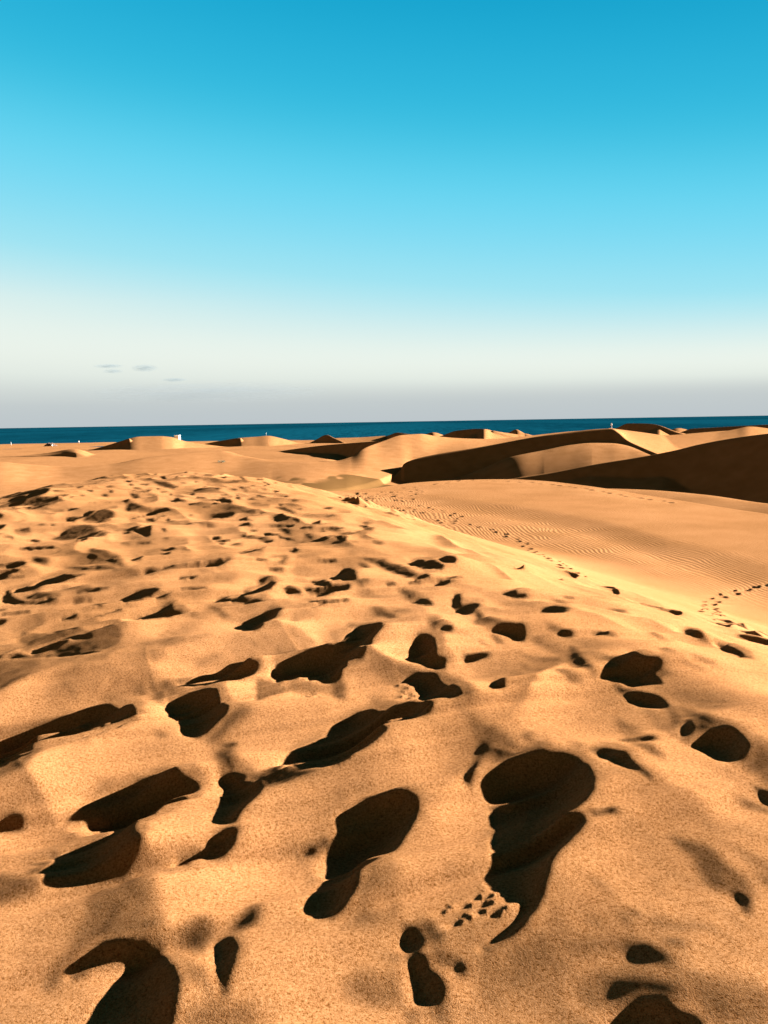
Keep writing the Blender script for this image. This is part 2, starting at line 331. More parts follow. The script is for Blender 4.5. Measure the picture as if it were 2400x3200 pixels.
DARK = [
 (C1, [(-60,425),(0,405),(80,390),(160,370),(250,355),(330,340),(420,320),(500,300),(550,292),(580,298),(588,315),(570,340),(520,365),(450,395),(380,415),(300,435),(240,440),(190,455),(120,490),(60,520),(0,548),(-60,570)]),
 (C1, [(745,190),(830,190),(880,170),(940,150),(1000,130),(1060,122),(1125,118),(1100,140),(1040,175),(960,185),(870,195),(830,207),(770,200)]),
 (C1, [(718,278),(780,265),(850,238),(910,218),(935,222),(945,260),(960,285),(990,290),(960,330),(920,370),(880,410),(850,430),(810,425),(780,415),(770,370),(755,320)]),
 (C1, [(1205,545),(1240,512),(1290,485),(1350,460),(1395,435),(1415,400),(1440,370),(1500,345),(1560,322),(1600,310),(1640,320),(1700,330),(1760,295),(1830,282),(1870,285),(1850,315),(1800,345),(1730,357),(1680,370),(1655,400),(1620,430),(1560,480),(1500,520),(1430,540),(1360,550),(1280,555)]),
 (C1, [(260,785),(330,770),(380,725),(440,690),(520,655),(600,625),(680,605),(760,592),(820,590),(855,600),(862,620),(840,650),(790,690),(720,725),(650,760),(590,785),(480,770),(400,775),(330,780)]),
 (C3, [(480,15),(500,-20),(560,-30),(590,0),(603,40),(590,90),(550,140),(480,180),(400,220),(300,240),(230,243),(180,235),(200,205),(190,180),(90,182),(150,170),(215,155),(240,130),(250,100),(350,60),(430,35)]),
 (C1, [(930,590),(950,570),(1010,562),(1070,570),(1050,590),(1025,610),(1080,598),(1120,620),(1135,635),(1110,670),(1060,710),(1030,750),(1010,790),(960,800),(895,795),(915,750),(950,690),(960,650),(955,620),(935,605)]),
 (C3, [(870,50),(910,20),(940,0),(1000,-20),(1030,-5),(1010,40),(985,75),(940,110),(880,130),(800,155),(740,163),(720,150),(770,130),(840,112),(905,105),(880,85)]),
 (V, [(722,1775),(740,1758),(780,1740),(830,1722),(880,1712),(898,1720),(903,1745),(893,1775),(870,1810),(850,1840),(800,1862),(775,1880),(765,1920),(740,1960),(710,1985),(680,1990),(650,1968),(665,1940),(690,1915),(708,1890),(710,1850),(725,1820),(733,1800)]),
 (V, [(622,1862),(680,1828),(718,1808),(722,1812),(660,1848)]),
 (C3, [(280,600),(350,545),(430,490),(520,485),(600,485),(680,490),(720,500),(650,530),(700,540),(750,590),(765,650),(760,720),(740,800),(715,900),(330,900),(370,830),(400,770),(460,690),(520,620),(560,570),(540,555),(480,565),(400,595),(330,630),(290,640)]),
 (C3, [(920,480),(960,455),(1010,458),(1025,490),(1005,560),(990,620),(975,700),(945,710),(925,640),(918,560)]),
 (C2, [(418,640),(425,600),(450,575),(520,540),(600,515),(700,500),(780,492),(830,510),(880,550),(905,600),(900,650),(870,690),(820,730),(760,752),(690,740),(620,725),(540,705),(470,710),(430,685)]),
 (C4, [(450,-95),(520,-105),(640,-110),(760,-80),(860,-70),(865,-40),(840,0),(780,50),(740,90),(715,150),(700,210),(680,280),(650,340),(600,400),(540,450),(480,490),(420,520),(410,500),(480,450),(540,400),(575,340),(580,300),(520,320),(500,280),(460,260),(440,220),(445,190),(480,160),(465,110),(470,50),(490,0)]),
 (C2, [(820,755),(900,750),(1000,730),(1000,745),(920,765)]),
 (C2, [(85,90),(100,70),(110,30),(130,0),(150,-10),(200,-15),(215,0),(225,50),(215,90),(280,85),(260,110),(265,125),(220,132),(170,125),(140,100)]),
 (C2, [(75,185),(100,160),(160,145),(220,150),(240,180),(260,195),(320,215),(330,240),(310,265),(250,275),(180,275),(150,262),(145,235),(130,205),(90,190)]),
 (C2, [(330,90),(340,75),(390,68),(440,65),(465,60),(430,85),(390,102),(345,103)]),
 (C2, [(448,215),(465,185),(490,168),(515,180),(522,205),(495,218)]),
 (C2, [(930,170),(960,130),(965,100),(1010,95),(1060,80),(1120,90),(1210,97),(1190,120),(1150,150),(1190,175),(1210,190),(1150,195),(1080,205),(1010,190)]),
 (C2, [(1018,238),(1070,228),(1140,232),(1200,255),(1225,285),(1190,300),(1100,290),(1050,270)]),
 (C2, [(1325,460),(1380,420),(1400,410),(1440,395),(1470,380),(1510,390),(1550,420),(1575,465),(1550,500),(1500,532),(1440,520),(1390,490)]),
 (C2, [(1270,420),(1290,370),(1310,330),(1330,380),(1310,410)]),
 (C2, [(875,475),(930,465),(1000,475),(1045,490),(1080,530),(1110,560),(1090,572),(1030,555),(960,525),(910,500)]),
 (C2, [(1095,575),(1120,560),(1140,580),(1155,610)]),
 (C2, [(1000,430),(1080,420),(1140,410),(1190,420),(1140,435),(1080,438)]),
 (C2, [(1590,625),(1640,650),(1720,690),(1720,750),(1659,720),(1620,700)]),
 (C4, [(1490,270),(1530,260),(1570,280),(1580,320),(1560,360),(1530,330)]),
 (C4, [(1050,350),(1085,345),(1105,370),(1085,372)]),
 (C1, [(-60,800),(0,785),(60,768),(100,780),(105,800),(60,820),(0,840),(-60,850)]),
 # middle distance
 (C5, [(612,475),(640,455),(680,460),(740,435),(840,430),(930,415),(995,408),(980,430),(940,450),(880,440),(830,440),(760,450),(720,465),(660,478),(625,485)]),
 (C5, [(1425,500),(1460,475),(1480,450),(1510,450),(1540,475),(1530,495),(1480,502)]),
 (C5, [(1340,510),(1400,505),(1430,512),(1390,527),(1345,522)]),
 (C5, [(1305,545),(1370,530),(1440,525),(1520,515),(1490,545),(1430,565),(1390,570),(1340,560)]),
 (C5, [(1222,550),(1250,545),(1300,550),(1290,562),(1225,565)]),
 (C5, [(60,558),(70,540),(140,530),(190,500),(260,480),(370,475),(320,495),(260,505),(200,520),(160,545),(100,556)]),
 (C5, [(10,600),(8,575),(30,540),(50,570),(90,592),(150,600),(220,580),(260,575),(200,606),(100,612),(50,607)]),
 (C5, [(520,590),(560,565),(610,545),(660,535),(690,545),(650,570),(600,590),(540,608)]),
 (C5, [(665,580),(690,562),(750,555),(710,575),(675,590)]),
 (C5, [(555,680),(620,655),(690,620),(740,605),(750,640),(790,640),(750,660),(660,678),(590,685)]),
 (C5, [(1035,555),(1090,552),(1140,530),(1170,500),(1190,520),(1180,545),(1130,560),(1060,570)]),
 (C5, [(905,595),(960,578),(1050,582),(1165,575),(1130,592),(1050,600),(960,605)]),
 (C5, [(1000,705),(1060,690),(1090,665),(1120,650),(1130,630),(1215,610),(1180,640),(1130,665),(1135,690),(1100,715),(1050,718)]),
 (C1, [(1170,150),(1190,125),(1240,110),(1330,75),(1420,50),(1490,30),(1580,40),(1560,70),(1500,100),(1475,130),(1470,160),(1430,190),(1370,180),(1300,165),(1250,185),(1200,185)]),
 (V, [(740,1395),(745,1375),(770,1352),(820,1345),(828,1352),(810,1375),(800,1395),(770,1400)]),
 # right flank of the crest
 (C6, [(95,365),(140,350),(220,352),(262,372),(240,388),(170,388),(120,375)]), (C6, [(225,345),(270,332),(312,342),(300,360),(260,358)]),
 (C6, [(130,425),(170,405),(195,415),(190,430)]), (C6, [(0,445),(40,440),(50,450),(20,458)]), (C6, [(95,445),(130,438),(165,445),(130,452)]),
 (C6, [(112,542),(150,520),(195,525),(210,548),(170,552)]), (C6, [(288,555),(290,525),(305,498),(325,505),(330,545),(400,535),(410,545),(385,560),(380,580),(350,587),(310,575)]),
 (C6, [(500,500),(560,490),(630,495),(600,515),(555,515)]), (C6, [(760,500),(800,500),(822,510),(790,513)]),
 (C6, [(665,590),(690,570),(740,560),(790,572),(798,585),(770,605),(730,612),(690,605)]), (C6, [(735,670),(780,652),(815,655),(820,670),(780,682)]),
 (C6, [(890,675),(930,660),(1020,680),(960,675)]), (C6, [(440,655),(520,635),(600,630),(610,660),(605,700),(580,700),(520,680),(470,668)]),
 (C6, [(1275,660),(1330,658),(1380,680),(1395,695),(1350,692),(1310,675)]), (C6, [(1410,712),(1470,720),(1540,740),(1600,770),(1540,760),(1460,740)]),
 # back of the trampled crest
 (D1, [(60,405),(130,360),(220,310),(310,262),(385,237),(430,240),(420,262),(380,290),(340,305),(290,310),(240,340),(180,385),(130,400)]),
 (D1, [(180,405),(260,400),(350,385),(440,372),(560,350),(580,352),(470,378),(350,405),(290,417),(220,415)]),
 (D1, [(595,312),(640,305),(615,320)]), (D1, [(665,170),(695,155),(722,173)]), (D1, [(765,158),(810,152),(840,130),(875,110),(850,145),(835,162),(800,165)]),
 (D1, [(1055,172),(1140,168),(1120,187),(1090,185)]), (D1, [(740,220),(762,218),(740,226)]), (D1, [(1225,120),(1280,118),(1285,125)]), (D1, [(1375,140),(1415,135),(1440,158),(1400,158)]),
 (D1, [(1450,235),(1530,218),(1545,222),(1480,240)]), (D1, [(1110,268),(1230,262),(1315,242),(1280,262),(1200,275)]), (D1, [(900,358),(970,372),(930,372)]),
 (D1, [(990,368),(1060,345),(1110,330),(1115,345),(1085,380),(1060,362)]), (D1, [(1150,442),(1230,425),(1310,412),(1300,425),(1200,440)]),
 (D1, [(1150,488),(1240,475),(1340,420),(1440,410),(1490,435),(1400,448),(1300,470),(1200,485)]),
 (D1, [(555,525),(575,500),(620,485),(720,485),(720,455),(770,430),(820,428),(790,455),(760,480),(640,520),(590,532)]),
 (D1, [(655,685),(720,640),(860,598),(880,605),(780,650),(700,685)]), (D1, [(1035,622),(1120,585),(1200,568),(1305,565),(1290,645),(1275,655),(1220,640),(1150,622)]),
 (D1, [(1420,340),(1490,345),(1520,325),(1610,340),(1580,355),(1500,357)]), (D1, [(775,915),(840,908),(915,908),(830,922)]),
 (D1, [(-40,450),(0,455),(25,470),(10,495),(-40,510)]), (D1, [(-40,545),(40,545),(35,575),(-40,610)]),
 (D2, [(165,340),(220,330),(270,320),(330,335),(345,360),(320,368),(250,365),(240,350)]), (D2, [(135,480),(180,465),(260,455),(355,440),(372,455),(340,485),(260,495),(170,495)]),
 (D2, [(310,405),(340,395),(320,410)]), (D2, [(385,570),(430,540),(480,532),(530,560),(450,568)]), (D2, [(705,515),(760,490),(840,488),(800,515),(740,530)]),
 (D2, [(655,568),(740,550),(860,540),(880,555),(850,575),(760,570)]), (D2, [(1005,530),(1040,518),(1105,522),(1100,550),(1050,545)]), (D2, [(725,382),(770,375),(800,382),(760,392)]),
 (D2, [(845,350),(880,335),(910,340),(870,355)]), (D2, [(685,258),(750,255),(745,272),(710,275)]), (D2, [(225,140),(290,135),(300,145),(260,150)]), (D2, [(155,180),(210,180),(190,187)]),
 (D2, [(400,138),(430,145),(460,165),(430,160)]), (D2, [(600,215),(640,210),(630,222)]), (D2, [(630,190),(680,205),(650,212)]), (D2, [(360,297),(400,295),(390,308)]),
 (D2, [(595,180),(640,178),(620,190)]), (D2, [(700,190),(735,188),(715,198)]), (D2, [(1060,590),(1150,582),(1200,570),(1315,575),(1230,590),(1130,595)]),
 (D2, [(1085,602),(1150,600),(1130,620)]), (D2, [(600,700),(640,685),(700,680),(680,705),(640,712)]), (D2, [(740,650),(790,660),(890,683),(820,688),(750,670)]),
 (D2, [(975,690),(1050,685),(1130,650),(1180,665),(1150,695),(1100,708),(1020,695)]), (D2, [(1200,645),(1330,652),(1335,680),(1300,692),(1250,675)]),
 (D2, [(185,700),(260,692),(340,685),(260,705)]), (D2, [(820,780),(880,760),(910,755),(915,775),(860,788)]), (D2, [(525,845),(600,848),(660,845),(580,862)]),
 (D2, [(1085,860),(1150,858),(1250,850),(1240,870),(1150,882)]), (D2, [(635,945),(700,930),(775,925),(775,945),(700,962)]), (D2, [(1470,860),(1520,838),(1600,838),(1560,865)]),
]
F1 = (0, 1900, .4822); F2 = (800, 1900, .4822); F3 = (1600, 1900, .4822); F4 = (0, 2560, .4822); F5 = (800, 2560, .4822); F6 = (1600, 2560, .4822)
HALF = [
 (F1, [(115,110),(200,110),(330,120),(540,110),(740,85),(790,110),(780,170),(730,210),(640,170),(540,160),(400,190),(280,250),(170,285),(120,230)], .45, 3), (F1, [(540,110),(740,85),(790,110),(780,170),(740,205),(640,165),(540,158)], .72, 2),
 (F1, [(300,260),(420,225),(560,190),(640,215),(640,260),(500,285),(380,290)], .8, 2), (F1, [(-60,325),(120,320),(270,310),(260,350),(310,385),(200,420),(80,480),(0,530),(-60,560)], .6, 3), (F1, [(120,430),(200,410),(300,385),(80,485),(0,535),(0,500)], .88, 2),
 (F1, [(270,310),(440,300),(560,295),(480,340),(310,385),(265,345)], .4, 3), (F1, [(640,560),(760,570),(870,630),(800,650),(700,640)], .4, 8), (F1, [(940,500),(1050,480),(1200,510),(1420,490),(1450,520),(1300,560),(1200,600),(1090,630),(1000,600)], .5, 6),
 (F1, [(1300,850),(1400,780),(1490,650),(1600,640),(1659,650),(1600,700),(1480,800),(1400,900)], .6, 6), (F1, [(1380,920),(1530,885),(1500,960),(1550,1050),(1490,1060),(1420,1020),(1390,960)], .65, 5),
 (F1, [(-40,1050),(0,1030),(130,950),(300,880),(210,960),(150,1040),(60,1080),(-40,1110)], .6, 2), (F1, [(1000,815),(1080,815),(1070,835),(1010,835)], .6, 2), (F1, [(600,1180),(900,1090),(1100,1050),(1250,1080),(1240,1095),(950,1125),(700,1210)], .45, 8), (F1, [(-40,1300),(120,1270),(110,1310),(60,1340),(-40,1350)], .5, 3),
 (F2, [(590,75),(740,80),(840,100),(800,110),(660,110),(600,130)], .55, 5), (F2, [(745,20),(850,15),(1060,20),(900,70),(820,85),(750,80)], .5, 1), (F2, [(1120,60),(1180,60),(1220,100),(1280,120),(1270,150),(1180,155),(1130,140)], .72, 5),
 (F2, [(1100,150),(1250,165),(1420,200),(1520,260),(1500,240),(1400,190),(1200,150)], .5, 1), (F2, [(1420,60),(1659,110),(1500,140),(1400,90)], .55, 1), (F2, [(1500,180),(1560,190),(1610,240),(1560,215)], .8, 1), (F2, [(900,360),(1050,410),(940,450),(920,420)], .6, 5),
 (F2, [(1200,420),(1330,480),(1430,560),(1400,600),(1250,620),(1320,570),(1300,500),(1210,470)], .65, 6), (F2, [(0,480),(100,475),(220,520),(130,560),(0,600)], .5, 1), (F2, [(200,480),(320,470),(450,500),(480,490),(460,560),(300,560),(220,520)], .35, 2), (F2, [(480,490),(550,450),(580,520),(575,600),(540,590),(490,570)], .65, 2),
 (F2, [(150,330),(240,310),(310,340),(280,370),(160,370)], .45, 2), (F2, [(560,370),(720,310),(700,350),(620,380)], .8, 2), (F2, [(740,580),(800,590),(900,600),(960,640),(870,680),(780,680)], .4, 3), (F2, [(-60,1170),(0,1080),(130,1020),(400,1040),(560,1020),(350,1080),(200,1130),(50,1160)], .7, 4),
 (F2, [(1300,640),(1420,720),(1600,800),(1700,870),(1700,1010),(1560,1030),(1480,950),(1430,870),(1400,780),(1340,700)], .55, 9), (F2, [(1430,870),(1560,830),(1500,960),(1420,1050),(1370,1150),(1340,1110),(1400,1000)], .75, 5), (F2, [(1380,760),(1420,880),(1400,940),(1440,880),(1430,820)], .6, 3), (F2, [(830,1250),(950,1190),(1020,1180),(1060,1240),(1060,1320),(1030,1220),(950,1210)], .65, 6),
 (F3, [(220,110),(330,130),(400,165),(380,150),(300,150),(270,175)], .6, 2), (F3, [(90,190),(200,170),(330,250),(420,340),(520,430),(540,460),(420,380),(300,310),(180,260)], .4, 2), (F3, [(360,250),(410,250),(490,330),(535,450),(440,390),(370,330)], .8, 2), (F3, [(560,300),(760,320),(860,340),(620,360)], .65, 3),
 (F3, [(860,430),(990,380),(1050,430),(980,450),(880,500),(830,510)], .65, 1), (F3, [(640,500),(720,510),(1000,590),(800,550),(700,560)], .7, 2), (F3, [(820,650),(960,670),(1060,840),(1020,820),(900,730)], .35, 1), (F3, [(980,640),(1020,620),(1110,690),(1080,840),(1040,780)], .6, 2),
 (F3, [(1020,620),(1200,660),(1400,740),(1530,830),(1540,900),(1480,830),(1380,770),(1290,800),(1240,840),(1150,890),(1080,850),(1160,780),(1160,700)], .72, 3), (F3, [(1540,830),(1720,920),(1720,1200),(1560,1060),(1440,1000),(1530,930)], .55, 8), (F3, [(640,680),(730,740),(860,800),(780,810),(700,790)], .5, 6), (F3, [(350,850),(470,890),(490,920),(400,880)], .5, 2),
 (F3, [(770,870),(900,880),(970,940),(960,970),(880,930)], .5, 2), (F3, [(890,890),(970,935),(960,955),(900,915)], .85, 1), (F3, [(60,860),(80,810),(130,810),(100,860)], .8, 3), (F3, [(80,900),(200,860),(330,940),(480,1010),(520,1060),(400,960),(250,960),(0,1000),(0,930)], .65, 8), (F3, [(1180,1140),(1240,1150),(1230,1170)], .7, 2),
 (F3, [(1200,1230),(1260,1270),(1220,1260)], .6, 2), (F3, [(1440,1230),(1560,1250),(1720,1310),(1720,1340),(1500,1290)], .65, 2), (F3, [(30,340),(90,350),(150,440),(60,400)], .4, 4), (F3, [(250,400),(420,450),(470,500),(380,480)], .4, 4), (F3, [(940,250),(1080,290),(1070,300),(960,268)], .5, 1), (F3, [(1090,345),(1240,385),(1230,395),(1110,362)], .45, 1),
 (F3, [(870,160),(1010,205),(990,210),(890,175)], .45, 1), (F3, [(1300,520),(1480,580),(1470,590),(1310,535)], .45, 1), (F3, [(1150,310),(1330,360),(1310,368),(1170,325)], .4, 1),
 (F4, [(560,480),(700,420),(830,320),(960,350),(1000,470),(1000,620),(1060,740),(1030,800),(800,800),(640,810),(520,880),(420,930),(440,800),(520,640)], .48, 14), (F4, [(900,600),(1000,640),(1050,780),(900,800),(760,800),(850,700)], .65, 10), (F4, [(400,900),(600,830),(640,815),(480,960),(330,1100),(250,1140),(300,1050)], .75, 6),
 (F4, [(-60,350),(130,360),(280,400),(300,450),(150,520),(0,560),(-60,570)], .55, 4), (F4, [(1080,310),(1150,330),(1000,340),(860,300)], .45, 4), (F4, [(1100,780),(1220,680),(1300,640),(1400,680),(1380,760),(1300,860),(1180,830),(1060,830)], .68, 8), (F4, [(1450,720),(1560,620),(1640,560),(1690,570),(1680,650),(1560,720)], .78, 5),
 (F4, [(1100,880),(1300,960),(1380,1080),(1420,1200),(1250,1000),(1150,960)], .4, 8), (F4, [(1380,1160),(1440,1140),(1460,1180),(1410,1220)], .6, 5), (F4, [(1100,1280),(1300,1220),(1500,1200),(1659,1250),(1659,1360),(1100,1360)], .42, 14),
 (F5, [(640,330),(760,240),(900,300),(890,430),(760,500),(640,560),(640,420)], .42, 10), (F5, [(750,490),(890,425),(890,450),(800,490)], .75, 2), (F5, [(880,450),(910,560),(920,680),(860,640)], .5, 3), (F5, [(550,650),(750,560),(900,650),(930,700),(800,700),(650,700)], .4, 12), (F5, [(1000,690),(1100,640),(1190,700),(1250,790),(1150,850),(1060,780)], .65, 6),
 (F5, [(1100,870),(1200,850),(1350,900),(1370,980),(1300,1030),(1250,980),(1150,930)], .7, 4), (F5, [(850,890),(930,855),(960,900),(900,930)], .6, 5), (F5, [(520,1080),(700,1000),(960,980),(980,1200),(800,1240),(600,1150)], .36, 14), (F5, [(960,1240),(1100,1240),(1250,1220),(1260,1360),(1180,1320),(1060,1260),(980,1360)], .75, 4), (F5, [(1180,1100),(1260,1150),(1250,1300),(1150,1220)], .65, 5),
 (F6, [(980,90),(1130,130),(1290,170),(1400,300),(1560,420),(1570,520),(1530,480),(1410,490),(1240,430),(1160,260)], .66, 2), (F6, [(1400,120),(1560,220),(1700,280),(1700,370),(1560,330),(1450,210)], .4, 2), (F6, [(1560,350),(1700,350),(1700,470),(1600,400)], .65, 3), (F6, [(700,580),(760,590),(780,660),(720,740),(700,680)], .65, 3),
 (F6, [(740,680),(1000,640),(1350,690),(1400,720),(1100,720),(900,720)], .42, 6), (F6, [(670,860),(700,800),(850,790),(960,830),(1040,880),(1070,940),(1030,970),(900,940),(800,950),(760,900)], .95, 3), (F6, [(960,770),(1080,770),(1160,830),(1000,830)], .75, 3), (F6, [(1080,860),(1300,900),(1200,890)], .5, 3),
 (F6, [(400,1000),(600,930),(900,960),(1200,1000),(1500,1020),(1700,1150),(1700,1360),(1300,1360),(1200,1190),(1000,1180),(760,1180),(600,1290),(400,1200)], .5, 16), (F6, [(560,1050),(760,1000),(1000,1040),(1200,1180),(1050,1190),(900,1160),(760,1190),(640,1260)], .72, 10), (F6, [(1190,1180),(1240,1220),(1300,1340),(1240,1290)], .85, 2), (F6, [(480,380),(560,380),(690,560),(620,500)], .35, 4),
 (C5, [(690,620),(740,590),(830,650),(880,690),(800,650)], .75, 0), (C5, [(1110,500),(1150,480),(1180,490),(1170,505),(1130,535)], .75, 0), (C5, [(900,615),(940,620),(1000,690),(960,680)], .75, 0),
 (C5, [(1110,700),(1180,620),(1215,620),(1215,690),(1150,700)], .75, 0), (C5, [(340,738),(430,690),(500,680),(530,720),(510,770),(440,800),(380,760)], .75, 0), (C5, [(75,740),(90,690),(210,700),(360,695),(250,740),(130,780)], .75, 0),
 (C5, [(100,580),(160,550),(260,560),(250,575),(160,595)], .75, 0), (C5, [(1540,405),(1620,405),(1700,450),(1640,440)], .75, 0), (C5, [(1600,630),(1659,640),(1720,670),(1659,680),(1610,660)], .75, 0),
 (C6, [(0,350),(60,365),(130,400),(170,405),(130,425),(60,410),(0,390)], .75, 0), (C6, [(60,480),(100,470),(140,490),(200,520),(150,520),(110,540),(80,510)], .75, 0), (C6, [(210,655),(250,630),(290,635),(300,655),(250,665)], .75, 0),
 (C6, [(960,560),(1010,560),(1055,578),(1020,582)], .75, 0), (C6, [(800,720),(840,740),(880,790),(910,850),(850,800),(810,760)], .75, 0), (C6, [(390,560),(470,600),(540,630),(500,640),(440,630),(400,600)], .75, 0),
 (C6, [(700,520),(760,520),(830,532),(760,534)], .75, 0), (D1, [(180,385),(240,340),(300,312),(440,310),(500,305),(555,350),(440,372),(300,395)], .75, 0), (D1, [(850,140),(880,122),(960,155),(850,155)], .75, 0),
 (D1, [(1045,145),(1090,140),(1075,160)], .75, 0), (D1, [(1320,115),(1360,108),(1345,125)], .75, 0), (D1, [(1310,180),(1420,175),(1520,220),(1440,235),(1390,220)], .75, 0),
 (D1, [(1120,280),(1190,280),(1210,320),(1160,328),(1130,310)], .75, 0), (D1, [(1080,420),(1110,350),(1150,360),(1250,395),(1310,412),(1150,440),(1090,440)], .75, 0), (D1, [(700,520),(760,480),(850,425),(920,415),(1000,450),(960,500),(980,512),(860,530)], .75, 0),
 (D1, [(425,680),(490,660),(560,600),(640,560),(780,550),(860,600),(760,630),(660,685)], .75, 0), (D1, [(700,685),(880,610),(990,625),(880,660),(780,685)], .75, 0), (D1, [(770,755),(900,770),(1020,820),(1085,935),(1000,910),(900,860),(760,865),(750,830)], .75, 0),
 (D1, [(270,860),(290,825),(400,840),(430,870),(390,905),(310,890)], .75, 0), (D1, [(530,920),(700,910),(920,910),(1080,945),(1200,990),(1180,1020),(980,940),(720,950),(600,930)], .75, 0), (D1, [(1590,555),(1600,535),(1659,532),(1680,545),(1659,560)], .75, 0),
 (D2, [(360,420),(440,425),(555,420),(540,465),(450,450)], .75, 0), (D2, [(700,400),(800,400),(880,440),(890,465),(820,440)], .75, 0), (D2, [(180,235),(250,235),(260,250),(210,250)], .75, 0),
 (D2, [(400,215),(450,230),(465,250),(420,240)], .75, 0), (D2, [(470,330),(520,320),(600,345),(500,345)], .75, 0), (D2, [(1130,595),(1240,590),(1310,605),(1250,612),(1190,600)], .75, 0),
 (D2, [(720,580),(800,575),(865,590),(865,655),(800,630)], .75, 0), (D2, [(395,650),(450,635),(560,650),(640,660),(700,680),(600,690),(540,680),(450,670)], .75, 0), (D2, [(960,615),(1010,625),(1080,660),(1040,680),(980,680)], .75, 0),
 (D2, [(1530,700),(1590,685),(1659,700),(1620,725)], .75, 0), (D2, [(640,835),(740,810),(880,818),(760,825)], .75, 0), (D2, [(700,910),(800,840),(830,835),(780,900)], .75, 0),
 (D2, [(1420,1020),(1450,1000),(1530,1020),(1510,1050),(1430,1050)], .75, 0), (D2, [(1560,870),(1659,840),(1700,900),(1659,930)], .75, 0), (D2, [(1430,890),(1470,870),(1540,920),(1480,935)], .75, 0),
]
DARK += [
 (F1, [(165,285),(280,245),(400,195),(520,165),(600,175),(560,195),(450,205),(350,245),(300,265),(220,290)]), (F1, [(-60,318),(0,310),(100,300),(250,295),(400,285),(520,278),(600,268),(662,275),(560,290),(420,300),(200,310),(100,320),(-60,330)]),
 (F1, [(305,120),(350,102),(420,102),(560,110),(420,122)]), (F1, [(1400,905),(1530,876),(1536,890),(1420,920)]), (F2, [(1170,140),(1230,118),(1278,135),(1260,156),(1190,160)]),
 (F2, [(1323,1120),(1370,1050),(1430,980),(1450,960),(1405,1060),(1382,1162)]),
 (F4, [(600,-20),(590,50),(650,60),(720,80),(735,110),(860,125),(868,60),(900,-20)]), (F4, [(370,20),(480,3),(560,-6),(490,22)]), (F4, [(290,242),(420,216),(390,247)]), (F4, [(160,297),(300,282),(335,290),(250,303)]), (F4, [(130,358),(220,328),(325,322),(250,347)]),
 (F5, [(918,800),(940,715),(1010,700),(1085,790),(1070,850),(980,900),(930,850)]), (F5, [(960,912),(1060,880),(1110,900),(1095,980),(1180,1020),(1232,1090),(1170,1222),(1008,1222),(990,1060),(970,960)]), (F5, [(1250,972),(1320,930),(1368,970),(1330,1022),(1280,1030)]),
 (F6, [(600,1340),(700,1270),(860,1180),(960,1175),(1040,1250),(1150,1280),(1240,1330),(1240,1420),(600,1420)]),
]

# ---- sculpt the hollows: along every line running away from the sun the lip of each hollow stands just high enough for its shade
# to reach the far edge of that hollow, the lit sand between climbs back gently
def crop_px(crop, pts):
    return np.array([(crop[0] + x * crop[2], crop[1] + y * crop[2]) for x, y in pts])

MS = 0.5                                     # mask raster scale
MX0, MY0, MW, MH = -300, 1440, 1500, 1000    # covers 3000 x 2000 photo pixels
def raster(polys):
    img = np.zeros((MH, MW), bool)
    for P in polys:
        q = (P - (MX0, MY0)) * MS
        x0, x1 = int(max(q[:, 0].min() - 1, 0)), int(min(q[:, 0].max() + 2, MW))
        y0, y1 = int(max(q[:, 1].min() - 1, 0)), int(min(q[:, 1].max() + 2, MH))
        if x1 <= x0 or y1 <= y0: continue
        gx, gy = np.meshgrid(np.arange(x0, x1) + .5, np.arange(y0, y1) + .5)
        ins = np.zeros(gx.shape, bool)
        for i in range(len(q)):
            ax, ay = q[i]; bx, by = q[(i + 1) % len(q)]
            if ay == by: continue
            c = (ay > gy) != (by > gy)
            ins ^= c & (gx < ax + (gy - ay) / (by - ay) * (bx - ax))
        img[y0:y1, x0:x1] |= ins
    return img

def tone_raster(items):
    """how steeply the sand leans away from the sun, as a fraction of the slope at which it falls into shade"""
    img = np.zeros((MH, MW), np.float32)
    for P, f, b in items:
        q = (P - (MX0, MY0)) * MS
        g = 3 * b + 2
        x0, x1 = int(max(q[:, 0].min() - g, 0)), int(min(q[:, 0].max() + g, MW))
        y0, y1 = int(max(q[:, 1].min() - g, 0)), int(min(q[:, 1].max() + g, MH))
        if x1 - x0 < 2 or y1 - y0 < 2: continue
        m = raster([P])[y0:y1, x0:x1].astype(np.float32) * f
        if b:
            m = boxblur(boxblur(m, b, 0), b, 1)
        img[y0:y1, x0:x1] = np.maximum(img[y0:y1, x0:x1], m)
    return img

def boxblur(a, n, axis):
    if n < 1: return a
    for _ in range(3):
        p = [(0, 0), (0, 0)]; p[axis] = (n + 1, n)
        c = np.cumsum(np.pad(a, p, mode='edge'), axis=axis)
        a = (np.take(c, range(2 * n + 1, c.shape[axis]), axis) - np.take(c, range(0, c.shape[axis] - 2 * n - 1), axis)) / (2 * n + 1)
    return a

def soft(a, axis):
    p = [(0, 0), (0, 0)]; p[axis] = (1, 1)
    q = np.pad(a, p, mode='edge')
    return (0.25 * q[:-2] + 0.5 * q[1:-1] + 0.25 * q[2:]) if axis == 0 else (0.25 * q[:, :-2] + 0.5 * q[:, 1:-1] + 0.25 * q[:, 2:])

def bilin(grid, gu, gv):
    iu = np.clip(np.floor(gu).astype(int), 0, grid.shape[1] - 2); iv = np.clip(np.floor(gv).astype(int), 0, grid.shape[0] - 2)
    fu = np.clip(gu - iu, 0, 1); fv = np.clip(gv - iv, 0, 1)
    return (grid[iv, iu] * (1 - fu) + grid[iv, iu + 1] * fu) * (1 - fv) + (grid[iv + 1, iu] * (1 - fu) + grid[iv + 1, iu + 1] * fu) * fv

